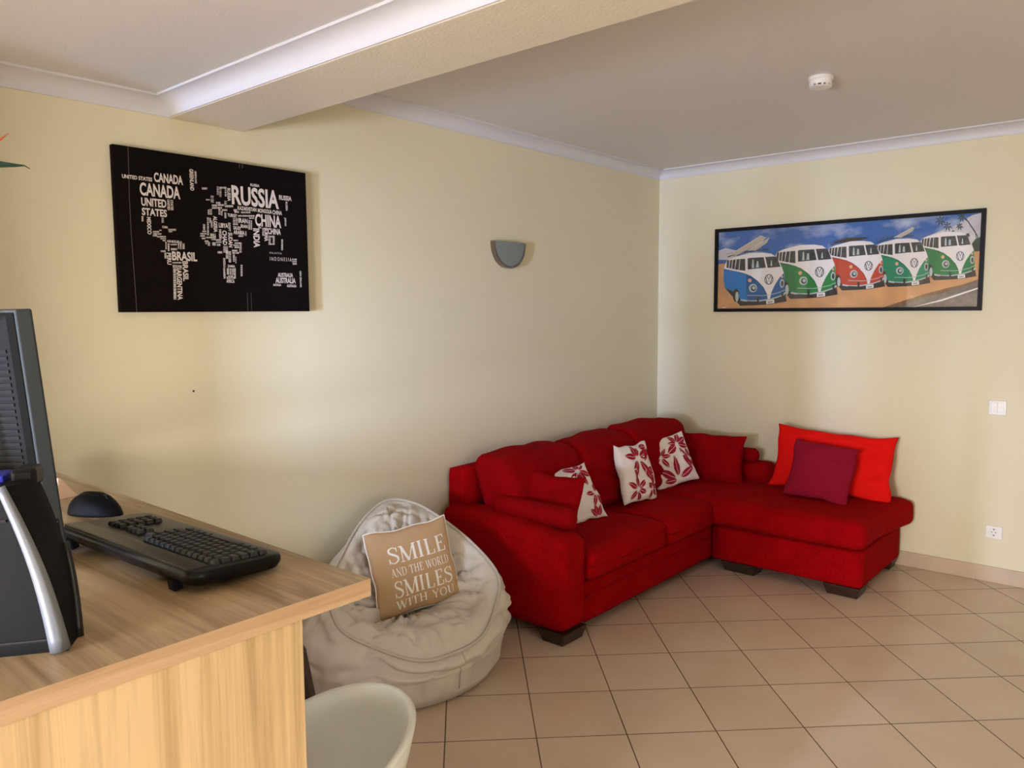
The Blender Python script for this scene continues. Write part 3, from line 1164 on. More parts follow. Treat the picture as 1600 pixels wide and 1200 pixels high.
# ------------------------------------------------------------------ monitor (screen faces away, leaning back)
mon = empty('computer_monitor', (1.18, -4.56, DZ))
tag(mon, 'slate grey flat computer monitor seen from behind on the desk', 'monitor')
MW, MH, MZ = 0.46, 0.432, 1.130
ML = math.atan2(0.033, 0.428)
MM = Matrix.Translation((1.40 - MW / 2 - mon.location.x, -4.521 - mon.location.y, MZ - DZ)) @ Matrix.Rotation(ML, 4, 'X')
# local: x width, y depth (0 = screen face, negative = rear), z up from the bottom edge
mb = MB()
hx = MW / 2


def mrect(ix, iz0, iz1, yv):
    return [Vector((hx - ix, yv, iz0)), Vector((hx - ix, yv, MH - iz1)), Vector((-hx + ix, yv, MH - iz1)), Vector((-hx + ix, yv, iz0))]


mb.loft([[MM @ p for p in rg] for rg in (mrect(0.003, 0.003, 0.003, 0.0), mrect(0, 0, 0, -0.003), mrect(0, 0, 0, -0.026), mrect(0.002, 0.002, 0.002, -0.028))])
bezel = mb.build('bezel', M_SLATE, mon, bevel=0.0015)
mb = MB().loft([[MM @ p for p in rg] for rg in (mrect(0.004, 0.004, 0.004, -0.028), mrect(0.010, 0.010, 0.010, -0.040), mrect(0.070, 0.05, 0.05, -0.075), mrect(0.10, 0.08, 0.08, -0.080))])
housing = mb.build('rear_housing', M_HOUS, mon, bevel=0.002)
MB().loft([[MM @ p for p in rg] for rg in (mrect(0.018, 0.02, 0.02, 0.0005), mrect(0.018, 0.02, 0.02, 0.001))]).build('screen', M_GLOSS, bezel)
# vent fins on the slanted side of the housing
for s in (1, -1):
    mb = MB()
    for i in range(21):
        z = 0.125 + i * 0.0118
        p0, p1 = Vector((s * (hx - 0.018), -0.0425, z)), Vector((s * (hx - 0.068), -0.0725, z))
        d = Vector((s * 0.35, -0.65, 0)).normalized() * 0.004
        vs = [p0, p1, p1 + d, p0 + d]
        mb.add([MM @ (v + Vector((0, 0, 0.0028))) for v in vs] + [MM @ (v - Vector((0, 0, 0.0028))) for v in vs],
               [(0, 1, 2, 3), (4, 7, 6, 5), (0, 4, 5, 1), (1, 5, 6, 2), (2, 6, 7, 3), (3, 7, 4, 0)])
    mb.build('vent_fins', M_BLK, housing)
# small port panel with pale icons on the side edge
mb = MB().box((hx - 0.001, -0.0205, 0.016), (hx + 0.0006, -0.0085, 0.052), 0, MM)
for z0, z1, y0, y1 in ((0.046, 0.0468, -0.019, -0.010), (0.034, 0.042, -0.0165, -0.0150), (0.030, 0.042, -0.0130, -0.0118), (0.030, 0.033, -0.0165, -0.0150), (0.019, 0.023, -0.0170, -0.0155), (0.020, 0.025, -0.0140, -0.0125)):
    mb.box((hx + 0.0006, y0, z0), (hx + 0.0010, y1, z1), 1, MM)
mb.build('port_panel', [M_HOUS, M_LBL], bezel)['label'] = 'small port panel with pale icons'
MB().loft(slab(0.045, 0.02, 0.01, [(0, 0.008), (0, 0.16)], Matrix.Translation((0.0, -0.075, 0)))).build('stand_neck', M_HOUS, mon, smooth=True)
MB().loft(slab(0.12, 0.085, 0.05, [(0.0, 0.0), (0, 0.008), (0.006, 0.014)], Matrix.Translation((0.0, -0.06, 0)))).build('stand_base', M_HOUS, mon, smooth=True)

# ------------------------------------------------------------------ black tapered device in front of the monitor
dev = empty('desktop_device', (1.70, -4.72, DZ))
tag(dev, 'black tapered desktop device with silver edge strips beside the monitor', 'device')
n_ = Vector((0.82, -0.57, 0)).normalized()          # face towards the room
w_ = Vector((-0.57, -0.82, 0)).normalized()         # along the face, away from the visible edge
DB = Vector((1.769, -4.655, DZ)) - dev.location
DH = 0.236
WD = 0.27


def dev_edge(t):
    """visible front edge, t 0..1 from desk to top, concave taper"""
    return w_ * (0.064 * t + 0.022 * math.sin(math.pi * t) * -0.35) - n_ * (0.010 * t) + Vector((0, 0, DH * t))


def dev_ring(t, grow=0.0):
    e = DB + dev_edge(t)
    far = DB + w_ * (WD - 0.064 * t) + Vector((0, 0, DH * t)) - n_ * (0.010 * t)
    dep = 0.050 + 0.020 * math.sin(math.pi * t * 0.8)
    back = -n_ * dep
    # the rear side swings outward, so it shows beside the strip
    sw = -w_ * (0.020 * t)
    return [e + Vector((0, 0, 0)), e + back * 0.5 + sw * 0.8, e + back + sw * 0.9, far + back, far]


ts = [i / 14 for i in range(15)]
mb = MB().loft([[p for p in dev_ring(t)] for t in ts])
mb.build('body', M_BLK, dev, smooth=True)
for tz in (0.075, 0.80):
    e = DB + dev_edge(tz)
    MB().tube([e + w_ * 0.022 + n_ * 0.0004, e + w_ * 0.15 + n_ * 0.0004], 0.0022, 6).build('seam', M_HOLE, dev)
e1 = [DB + dev_edge(t) + n_ * 0.002 + w_ * 0.009 + Vector((0, 0, 0.003 * (1 - t))) for t in ts]
MB().tube(e1, [0.0135 - 0.0075 * t for t in ts], 10, flat=1.0).build('edge_strip', M_SILV, dev, smooth='all')['label'] = 'curved silver edge strip'
e2 = [dev_ring(t)[2] - w_ * 0.001 for t in ts[:9]]
MB().tube(e2, [0.007 - 0.003 * t for t in ts[:9]], 8).build('edge_strip', M_STRIP, dev, smooth='all')['label'] = 'dark glossy rear edge strip'
tp = DB + dev_edge(1.0)
MB().loft([[tp + w_ * a - n_ * b + Vector((0, 0, z)) for a, b in ((0.016, 0.03), (0.10, 0.03), (0.10, 0.075), (0.016, 0.075))] for z in (-0.002, 0.010)]).build('connector', M_BLUE, dev, bevel=0.003)['label'] = 'blue connector on top'
MB().loft([[tp + w_ * a - n_ * b + Vector((0, 0, z)) for a, b in ((-0.020, 0.045), (0.010, 0.035), (0.010, 0.085), (-0.020, 0.085))] for z in (-0.012, 0.016)]).build('top_cap', M_GLOSS, dev, bevel=0.006)

# ------------------------------------------------------------------ bird of paradise flower, mostly left of the frame
vase = empty('flower_vase', (1.375, -4.74, DZ))
tag(vase, 'vase standing on the desk left of the monitor', 'vase')
MB().lathe([(0.04, 0), (0.05, 0.01), (0.055, 0.08), (0.04, 0.17), (0.03, 0.20), (0.034, 0.22), (0.030, 0.22), (0.026, 0.20), (0.034, 0.16), (0.048, 0.08), (0.044, 0.015)], 32).build('body', M_SHELL, vase, smooth=True)
bop = empty('bird_of_paradise', (1.375, -4.74, DZ + 0.03))
tag(bop, 'bird of paradise flower with orange petal and green beak at the left edge', 'flower')
bl = bop.location


def blade(pts, wid, thick, mt, name):
    MB().tube([Vector(p) - bl for p in pts], wid, 10, flat=thick).build(name, mt, bop, smooth='all')


blade([(1.375, -4.74, 1.11), (1.36, -4.745, 1.4), (1.33, -4.76, 1.62), (1.30, -4.745, 1.76), (1.30, -4.70, 1.805)], [0.006, 0.006, 0.006, 0.007, 0.010], 1.0, M_STEM, 'stem')
blade([(1.30, -4.72, 1.800), (1.30, -4.68, 1.815), (1.30, -4.62, 1.820), (1.30, -4.56, 1.8195), (1.30, -4.535, 1.821), (1.30, -4.520, 1.8225), (1.30, -4.511, 1.818)],
      [0.008, 0.013, 0.013, 0.0085, 0.0045, 0.0018, 0.0008], 0.7, M_LEAF, 'spathe')
blade([(1.30, -4.70, 1.815), (1.302, -4.66, 1.835), (1.302, -4.61, 1.845), (1.302, -4.575, 1.853), (1.30, -4.557, 1.863), (1.30, -4.542, 1.877)], [0.004, 0.010, 0.011, 0.007, 0.0035, 0.0006], 0.6, M_ORANGE, 'petal')
blade([(1.30, -4.70, 1.815), (1.302, -4.69, 1.86), (1.302, -4.67, 1.90), (1.30, -4.64, 1.94)], [0.004, 0.010, 0.009, 0.001], 0.6, M_ORANGE, 'petal')

# ------------------------------------------------------------------ bar stool with a moulded shell
stool = empty('bar_stool', (1.572, -4.170, 0))
tag(stool, 'white moulded shell bar stool tucked beside the oak desk', 'stool')


def shell_mesh(off=0.0):
    rings = []
    n = 56
    phi0 = math.radians(62)
    for s in range(13):
        t = s / 12
        rg = []
        for i in range(n):
            a = 2 * math.pi * i / n
            c = 0.5 + 0.5 * math.cos(a - phi0)
            zr = 0.49 + 0.208 * c ** 0.85
            R = (0.215 + 0.020 * c) * (t ** 0.55)
            z = 0.435 + (zr - 0.435) * (t ** 2.6)
            rd = R + off * (t ** 0.5)
            rg.append(Vector((rd * math.cos(a), rd * math.sin(a), z - off * (1 - t) * 1.0)))
        rings.append(rg)
    return rings


inner, outer_ = shell_mesh(0.0), shell_mesh(0.018)
top_ring = [(a + b) / 2 + Vector((0, 0, 0.006)) for a, b in zip(inner[-1], outer_[-1])]
allr = inner[1:] + [top_ring] + list(reversed(outer_[1:]))
MB().loft(allr).build('seat_shell', M_SHELL, stool, smooth='all')
MB().lathe([(0.022, 0.012), (0.022, 0.25), (0.03, 0.25), (0.03, 0.405), (0.07, 0.412), (0.07, 0.418)], 24).build('pedestal', M_CHROME, stool, smooth=True)
MB().lathe([(0.20, 0.0), (0.20, 0.008), (0.17, 0.014), (0.03, 0.024)], 40).build('foot_disc', M_CHROME, stool, smooth=True)

# =================================================================== WALL THINGS
# ------------------------------------------------------------------ sconce
sc = empty('wall_sconce', (0.0, -1.682, 1.938))
tag(sc, 'silver half-moon wall lamp on the left wall above the sofa', 'wall lamp')
HW, HD, DP = 0.136, 0.148, 0.028


def dshape(k, x, n=28, zt=0.0):
    pts = []
    for i in range(n + 1):
        a = math.pi * i / n
        pts.append(Vector((x, -HW * k * math.cos(a), zt - HD * k * math.sin(a) ** 0.9)))
    return pts


mb = MB()
mb.loft([dshape(0.90, DP - 0.012), dshape(0.90, DP + 0.001), dshape(0.6, DP + 0.006), dshape(0.25, DP + 0.008)])
mb.build('front_plate', M_SCONCE, sc, smooth=True)
mb = MB()
ro, ri = dshape(1.0, 0.0), dshape(0.93, 0.0)
ro2, ri2 = dshape(1.0, DP), dshape(0.90, DP)
mb.loft([ro, ro2, ri2, ri], False, False, closed=False)
mb.build('rim', M_CHROME, sc, smooth=True)
MB().box((0.0, -0.05, -0.09), (0.02, 0.05, -0.02)).build('wall_plate', M_PLASTIC, sc)

# ------------------------------------------------------------------ switch, socket, nail, detector
sw = empty('light_switch', (2.161, 0, 0.995))
tag(sw, 'white double light switch on the right wall', 'switch')
MB().box((-0.043, -0.010, -0.041), (0.043, 0, 0.041)).build('frame', M_PLASTIC, sw, bevel=0.004)
for s in (-1, 1):
    MB().box((s * 0.0165 - 0.0158, -0.0135, -0.026), (s * 0.0165 + 0.0158, -0.010, 0.030)).build('rocker', M_PLASTIC, sw, bevel=0.0015)
so = empty('power_socket', (2.174, 0, 0.289))
tag(so, 'white round-recess power socket low on the right wall', 'socket')
MB().box((-0.041, -0.010, -0.036), (0.041, 0, 0.036)).build('frame', M_PLASTIC, so, bevel=0.003)
RX = Matrix.Rotation(math.pi / 2, 4, 'X')
MB().lathe([(0.024, 0.0100), (0.024, 0.0115), (0.0205, 0.0115), (0.0200, 0.0102)], 28, RX).build('recess_ring', M_PLASTIC, so, smooth=True)
for x in (-0.0095, 0.0095):
    MB().lathe([(0.0028, 0.0100), (0.0028, 0.0112)], 12, Matrix.Translation((x, 0, 0)) @ RX).build('pin_hole', M_HOLE, so)
for z in (-0.0175, 0.0165):
    MB().box((-0.004, -0.0122, z - 0.0025), (0.004, -0.010, z + 0.0025)).build('earth_clip', M_HOLE, so)
nl = MB().lathe([(0.002, 0), (0.004, 0.001), (0.003, 0.003)], 10, Matrix.Translation((0, -3.555, 1.247)) @ Matrix.Rotation(math.pi / 2, 4, 'Y')).build('nail', M_HOLE)
tag(nl, 'tiny dark nail head in the left wall below the map canvas', 'nail')
sd = empty('smoke_detector', (1.685, -1.555, ZC))
tag(sd, 'white round smoke detector on the ceiling', 'smoke detector')
MB().lathe([(0.050, 0), (0.052, -0.003), (0.052, -0.013), (0.049, -0.015)], 40).build('base', M_PLASTIC, sd, smooth=True)
MB().lathe([(0.047, -0.015), (0.0475, -0.030), (0.0465, -0.033), (0.043, -0.034)], 40).build('cover', M_PLASTIC, sd, smooth=True)
MB().lathe([(0.036, -0.034), (0.036, -0.041)], 40).build('vent_ring', M_HOLE, sd, smooth=True)
mb = MB()
for i in range(12):
    a = 2 * math.pi * i / 12
    M2 = Matrix.Rotation(a, 4, 'Z')
    mb.box((0.033, -0.004, -0.042), (0.046, 0.004, -0.033), 0, M2)
mb.lathe([(0.046, -0.041), (0.047, -0.043), (0.038, -0.046), (0.01, -0.047)], 40)
mb.build('vent_cage', M_PLASTIC, sd)

# ------------------------------------------------------------------ printed map canvas
PRINT_X = 0.0265
mp = empty('canvas_print', (0, -3.42, 1.855))
tag(mp, 'black canvas print of a world map made of country names', 'picture')
CY0, CY1, CZ0, CZ1 = -3.826, -3.024, 1.556, 2.148
MB().box((0.002, CY0, CZ0), (0.026, CY1, CZ1)).build('canvas', M_CANVAS, mp, loc=-mp.location, bevel=0.002)


def homography(src, dst):
    A, b = [], []
    for (x, y), (X, Y) in zip(src, dst):
        A.append([x, y, 1, 0, 0, 0, -X * x, -X * y]); b.append(X)
        A.append([0, 0, 0, x, y, 1, -Y * x, -Y * y]); b.append(Y)
    h = np.linalg.solve(np.array(A, float), np.array(b, float))
    return lambda x, y: ((h[0] * x + h[1] * y + h[2]) / (h[6] * x + h[7] * y + 1), (h[3] * x + h[4] * y + h[5]) / (h[6] * x + h[7] * y + 1))


MAPH = homography([(104, 68), (1340, 244), (1372, 1143), (137, 1149)], [(CY0, CZ1), (CY1, CZ1), (CY1, CZ0), (CY0, CZ0)])


def text_mesh(word, bold=0.032):
    cu = bpy.data.curves.new('t', 'FONT')
    cu.body = word
    cu.offset = bold
    cu.resolution_u = 3
    ob = bpy.data.objects.new('t', cu)
    COL.objects.link(ob)
    dg = bpy.context.evaluated_depsgraph_get()
    me = bpy.data.meshes.new_from_object(ob.evaluated_get(dg))
    vs = [(v.co.x, v.co.y) for v in me.vertices]
    fs = [list(p.vertices) for p in me.polygons]
    bpy.data.objects.remove(ob)
    bpy.data.curves.remove(cu)
    bpy.data.meshes.remove(me)
    x0, x1 = min(v[0] for v in vs), max(v[0] for v in vs)
    y0, y1 = min(v[1] for v in vs), max(v[1] for v in vs)
    return [((x - x0) / (x1 - x0), (y - y0) / (y1 - y0)) for x, y in vs], fs


HOR = [('UNITED STATES', 162, 258, 355, 305), ('CANADA', 365, 245, 551, 327), ('CANADA', 272, 308, 533, 418), ('UNITED', 281, 405, 443, 473), ('STATES', 284, 470, 446, 532),
       ('RUSSIA', 983, 312, 1042, 337), ('RUSSIA', 860, 322, 1168, 478), ('RUSSIA', 1168, 385, 1250, 425), ('KAZAKHSTAN', 900, 457, 1022, 494), ('MONGOLIA', 1030, 472, 1122, 507),
       ('CHINA', 1125, 482, 1188, 516), ('CHINA', 1012, 505, 1183, 600), ('CHINA', 1095, 598, 1180, 644), ('IRAN', 905, 534, 965, 570), ('IRAN', 920, 575, 965, 601),
       ('SAUDI', 872, 586, 918, 612), ('ARABIA', 872, 612, 945, 644), ('TURKEY', 835, 505, 897, 532), ('LIBYA', 778, 566, 838, 600), ('MALI', 723, 633, 757, 656),
       ('BRASIL', 473, 750, 637, 817), ('BOLIVIA', 478, 839, 538, 860), ('VENEZUELA', 442, 678, 540, 699), ('CUBA', 413, 586, 450, 604), ('ZAMBIA', 833, 838, 882, 856),
       ('SOUTH', 826, 914, 877, 932), ('AFRICA', 825, 933, 878, 957), ('M A L A Y S I A', 1107, 753, 1185, 769), ('I N D O N E S I A', 1108, 785, 1250, 816),
       ('AUSTRALIA', 1160, 889, 1260, 920), ('AUSTRALIA', 1145, 920, 1278, 960), ('AUSTRALIA', 1130, 961, 1183, 977), ('AUSTRALIA', 1220, 966, 1283, 985)]
VER = [('MEXICO', 315, 530, 345, 643), ('UNITED', 447, 418, 465, 487), ('STATES', 468, 420, 487, 488), ('GREENLAND', 592, 222, 622, 362), ('GREENLAND', 625, 236, 640, 316),
       ('RUSSIA', 833, 343, 857, 428), ('RUSSIA', 1210, 428, 1225, 488), ('JAPAN', 1200, 530, 1217, 585), ('INDIA', 1000, 600, 1045, 727), ('BURMA', 1070, 597, 1098, 685),
       ('ALGERIA', 742, 522, 770, 628), ('CHAD', 800, 615, 832, 710), ('NIGER', 778, 608, 797, 672), ('SUDAN', 838, 628, 868, 725), ('EGYPT', 838, 565, 855, 622),
       ('BRASIL', 540, 815, 580, 945), ('PERU', 440, 760, 470, 838), ('ARGENTINA', 500, 870, 540, 1068), ('ANGOLA', 804, 792, 821, 855), ('NAMIBIA', 804, 858, 820, 930), ('NEW ZEALAND', 1303, 878, 1318, 985)]
# tiny unreadable words: rows of ticks  (x0, y0, x1, y1, vertical?)
TICK = [(672, 340, 708, 353, 0), (767, 333, 779, 390, 1), (783, 335, 797, 403, 1), (783, 335, 830, 347, 0), (818, 348, 830, 400, 1), (697, 414, 722, 422, 0), (727, 392, 747, 440, 1), (762, 432, 790, 444, 0),
        (735, 448, 770, 462, 0), (735, 466, 770, 476, 0), (772, 446, 818, 458, 0), (772, 464, 800, 476, 0), (820, 452, 872, 466, 0), (815, 425, 830, 448, 1), (800, 478, 835, 490, 0), (720, 478, 735, 515, 1), (708, 482, 718, 515, 1), (776, 472, 790, 515, 1), (793, 490, 803, 520, 1),
        (815, 500, 827, 538, 1), (875, 478, 898, 492, 0), (880, 490, 910, 502, 0), (922, 493, 985, 504, 0), (903, 516, 1010, 526, 0), (975, 530, 1010, 540, 0), (870, 535, 884, 582, 1), (886, 535, 902, 582, 1), (970, 548, 980, 610, 1), (984, 550, 993, 612, 1), (905, 646, 940, 656, 0), (948, 620, 957, 652, 1),
        (702, 532, 714, 648, 1), (718, 535, 728, 570, 1), (726, 552, 738, 600, 1), (676, 575, 690, 614, 1), (672, 617, 698, 626, 0), (658, 632, 698, 641, 0), (658, 646, 690, 656, 0), (668, 662, 692, 672, 0), (695, 656, 760, 666, 0), (730, 668, 760, 678, 0), (686, 680, 712, 690, 0), (690, 694, 702, 706, 1), (706, 690, 720, 718, 1), (735, 692, 757, 715, 1),
        (760, 672, 795, 682, 0), (760, 686, 796, 696, 0), (764, 702, 788, 715, 0), (806, 714, 836, 760, 1), (770, 750, 800, 764, 0), (822, 745, 838, 800, 1), (840, 750, 856, 825, 1), (862, 740, 900, 752, 0), (865, 755, 908, 766, 0), (868, 770, 880, 820, 1), (884, 785, 890, 830, 1), (872, 675, 905, 684, 0), (880, 692, 925, 702, 0), (872, 706, 905, 716, 0), (910, 698, 925, 760, 1), (880, 718, 910, 730, 0),
        (828, 860, 842, 905, 1), (846, 862, 858, 905, 1), (862, 862, 874, 905, 1), (876, 860, 886, 928, 1), (838, 908, 870, 914, 0), (918, 838, 930, 915, 1), (1035, 590, 1055, 602, 0), (1060, 598, 1068, 650, 1), (1100, 648, 1138, 660, 0), (1100, 662, 1114, 705, 1), (1128, 650, 1140, 708, 1), (1100, 698, 1140, 708, 0), (1183, 672, 1194, 745, 1), (1253, 797, 1285, 808, 0), (1255, 812, 1285, 822, 0), (1258, 826, 1287, 836, 0),
        (282, 525, 294, 560, 1), (410, 535, 424, 568, 1), (453, 606, 503, 618, 0), (455, 620, 480, 628, 0), (395, 612, 410, 620, 0), (353, 620, 395, 630, 0), (355, 634, 410, 644, 0), (352, 646, 380, 655, 0), (380, 652, 437, 662, 0), (400, 666, 437, 674, 0), (415, 678, 437, 686, 0), (432, 690, 440, 740, 1), (447, 700, 458, 752, 1), (465, 703, 508, 712, 0), (512, 700, 522, 738, 1), (526, 700, 536, 740, 1), (542, 700, 556, 738, 1), (468, 730, 508, 744, 0),
        (402, 745, 436, 756, 0), (425, 760, 438, 800, 1), (477, 820, 536, 830, 0), (480, 862, 498, 1066, 1), (502, 862, 536, 870, 0)]
mb = MB()


def map_quad(x0, y0, x1, y1):
    return [Vector((PRINT_X, *MAPH(a, b))) for a, b in ((x0, y1), (x1, y1), (x1, y0), (x0, y0))]


for vert, lst in ((0, HOR), (1, VER)):
    for wd, x0, y0, x1, y1 in lst:
        vs, fs = text_mesh(wd, 0.0 if wd[1] == ' ' else 0.030)
        a, b = MAPH(x0, y0), MAPH(x1, y1)       # top-left, bottom-right on the wall plane
        out = []
        for u, v in vs:
            if vert:
                u, v = v, 1 - u
            out.append((PRINT_X, a[0] + (b[0] - a[0]) * u, b[1] + (a[1] - b[1]) * v))
        mb.add(out, fs, 0)
for x0, y0, x1, y1, vert in TICK:
    L = (y1 - y0) if vert else (x1 - x0)
    n = max(3, int(L / 6))
    for i in range(n):
        t0, t1 = (i + 0.0) / n, (i + random.choice((0.55, 0.72, 0.8))) / n
        if vert:
            q = (x0, y0 + (y1 - y0) * t0, x1, y0 + (y1 - y0) * t1)
        else:
            q = (x0 + (x1 - x0) * t0, y0, x0 + (x1 - x0) * t1, y1)
        a, b = MAPH(q[0], q[1]), MAPH(q[2], q[3])
        mb.add([(PRINT_X, a[0], b[1]), (PRINT_X, b[0], b[1]), (PRINT_X, b[0], a[1]), (PRINT_X, a[0], a[1])], [(0, 1, 2, 3)], 0)
for pts, w in (([(205, 85), (207, 400), (213, 620), (228, 900), (240, 1147)], 3.0), ([(912, 182), (914, 215)], 3), ([(931, 184), (933, 215)], 3), ([(962, 1020), (964, 1140)], 2), ([(985, 1020), (990, 1140)], 2)):
    for q in ribbon(pts, w):
        mb.add([(PRINT_X - 0.0002, *MAPH(p.x, p.y)) for p in q], [(0, 1, 2, 3)], 1)
mb.build('lettering', [M_INK, M_FOLD], mp, loc=-mp.location, fix=False)

# ------------------------------------------------------------------ framed camper-van poster
pf = empty('framed_poster', (1.26, 0, 1.82))
tag(pf, 'long black-framed poster of five camper vans on a beach', 'picture')
PX0, PX1, PZ0, PZ1 = 0.449, 2.062, 1.536, 2.099
FW = 0.022
mb = MB()
for lo, hi in (((PX0, -0.024, PZ0), (PX1, -0.001, PZ0 + FW)), ((PX0, -0.024, PZ1 - FW), (PX1, -0.001, PZ1)), ((PX0, -0.024, PZ0 + FW), (PX0 + FW, -0.001, PZ1 - FW)), ((PX1 - FW, -0.024, PZ0 + FW), (PX1, -0.001, PZ1 - FW))):
    mb.box(lo, hi)
mb.build('frame', M_FRAME, pf, loc=-pf.location)
PH = homography([(66, 135), (1540, 22), (1523, 577), (66, 583)], [(PX0, PZ1), (PX1, PZ1), (PX1, PZ0), (PX0, PZ0)])


def sky_print():
    k = NT('print_sky')
    tc = k.n('ShaderNodeTexCoord')
    mp_ = k.n('ShaderNodeMapping')
    mp_.inputs['Scale'].default_value = (5.0, 1.0, 9.0)
    k.l(tc.outputs['Object'], mp_.inputs['Vector'])
    nz = k.n('ShaderNodeTexNoise')
    nz.inputs['Scale'].default_value = 1.0
    nz.inputs['Detail'].default_value = 6
    k.l(mp_.outputs['Vector'], nz.inputs['Vector'])
    rp = k.n('ShaderNodeValToRGB')
    rp.color_ramp.elements[0].position = 0.50
    rp.color_ramp.elements[1].position = 0.80
    rp.color_ramp.elements[0].color = srgb(56, 104, 172)
    rp.color_ramp.elements[1].color = srgb(214, 218, 226)
    k.l(nz.outputs['Fac'], rp.inputs['Fac'])
    k.l(rp.outputs['Color'], k.b.inputs['Base Color'])
    k.b.inputs['Roughness'].default_value = 0.6
    return k.m


PM = [sky_print(), mat('print_sand', srgb(214, 160, 104), 0.6, var=(9, 0.12)), mat('print_road', srgb(122, 108, 98), 0.6, var=(40, 0.2)), mat('print_white', srgb(240, 232, 226), 0.6),
      mat('print_shadow', srgb(52, 44, 36), 0.6), mat('print_glass', srgb(60, 62, 58), 0.6, var=(60, 0.5)), mat('print_blue', srgb(20, 124, 196), 0.6), mat('print_green', srgb(24, 124, 58), 0.6),
      mat('print_orange', srgb(196, 66, 34), 0.6), mat('print_teal', srgb(8, 136, 96), 0.6), mat('print_chrome', srgb(190, 200, 196), 0.6), mat('print_amber', srgb(232, 176, 140), 0.6),
      mat('print_logo', srgb(66, 78, 92), 0.6), mat('print_cloud', srgb(206, 200, 200), 0.6, var=(12, 0.12)), mat('print_palm', srgb(40, 62, 44), 0.6), mat('print_board', srgb(196, 186, 164), 0.6),
      mat('print_blue_front', srgb(30, 92, 152), 0.6), mat('print_grass', srgb(132, 96, 58), 0.6, var=(40, 0.3)), mat('print_green_front', srgb(34, 134, 50), 0.6)]
SKY, SAND, ROAD, WHT, SHD, GLS, BLU, GRN, ORG, TEA, CHR, AMB, LOG, CLD, PLM, BRD, BLF, GRS, GRF = range(19)
art = MB()
LAY = [0]
PY = -0.006


def pol(pts, mi, same=False):
    """polygon in artwork pixels -> flat print"""
    if not same:
        LAY[0] += 1
    y = PY - LAY[0] * 0.00003
    vs = []
    for x, yv in pts:
        X, Z = PH(x, yv)
        X = min(max(X, PX0 + FW), PX1 - FW)
        Z = min(max(Z, PZ0 + FW), PZ1 - FW)
        vs.append((X, y, Z))
    art.add(vs, [list(range(len(vs)))], mi)


def z3(x, y):
    return (x * 0.5217 + 34.8, y * 0.5217)


def oval(cx, cy, rx, ry, n=20):
    return [(cx + rx * math.cos(2 * math.pi * i / n), cy + ry * math.sin(2 * math.pi * i / n)) for i in range(n)]


def strip(pts, w, mi):
    LAY[0] += 1
    for q in ribbon(pts, w):
        pol([(p.x, p.y) for p in q], mi, True)


pol([(60, 130), (1545, 15), (1545, 585), (60, 590)], SKY)
pol([(1180, 205), (1230, 170), (1300, 140), (1360, 120), (1420, 85), (1460, 60), (1520, 40), (1520, 240), (1180, 250)], CLD)
pol([(80, 250), (120, 235), (180, 250), (180, 300), (80, 300)], CLD)
pol([(1455, 225), (1480, 190), (1520, 175), (1520, 262), (1455, 258)], PLM)
strip([(1400, 60), (1440, 95), (1490, 170), (1500, 225)], 6, PLM)
strip([(1425, 75), (1480, 150), (1490, 225)], 4, PLM)
for px, py, s in ((1290, 88, 1.0), (1405, 70, 0.8), (1330, 118, .9), (1395, 118, .7), (1440, 165, .4), (1360, 148, .35)):
    for k in range(7):
        a = math.radians(20 + 48 * k)
        q = [(px, py), (px + 16 * s * math.cos(a) - 4 * math.sin(a), py + 16 * s * math.sin(a) + 4 * math.cos(a)), (px + 34 * s * math.cos(a), py + 34 * s * math.sin(a) + 6), (px + 16 * s * math.cos(a) + 4 * math.sin(a), py + 16 * s * math.sin(a) - 4 * math.cos(a))]
        pol(q, PLM)
pol([(60, 325), (130, 318), (1520, 255), (1540, 585), (60, 590)], SAND)
pol([(985, 560), (1060, 535), (1200, 490), (1330, 455), (1420, 435), (1520, 405), (1530, 585), (985, 585)], GRS)
pol([(1060, 560), (1220, 505), (1350, 470), (1520, 420), (1530, 585), (1020, 585)], ROAD)
strip([(1150, 568), (1300, 522), (1520, 455)], 9, WHT)


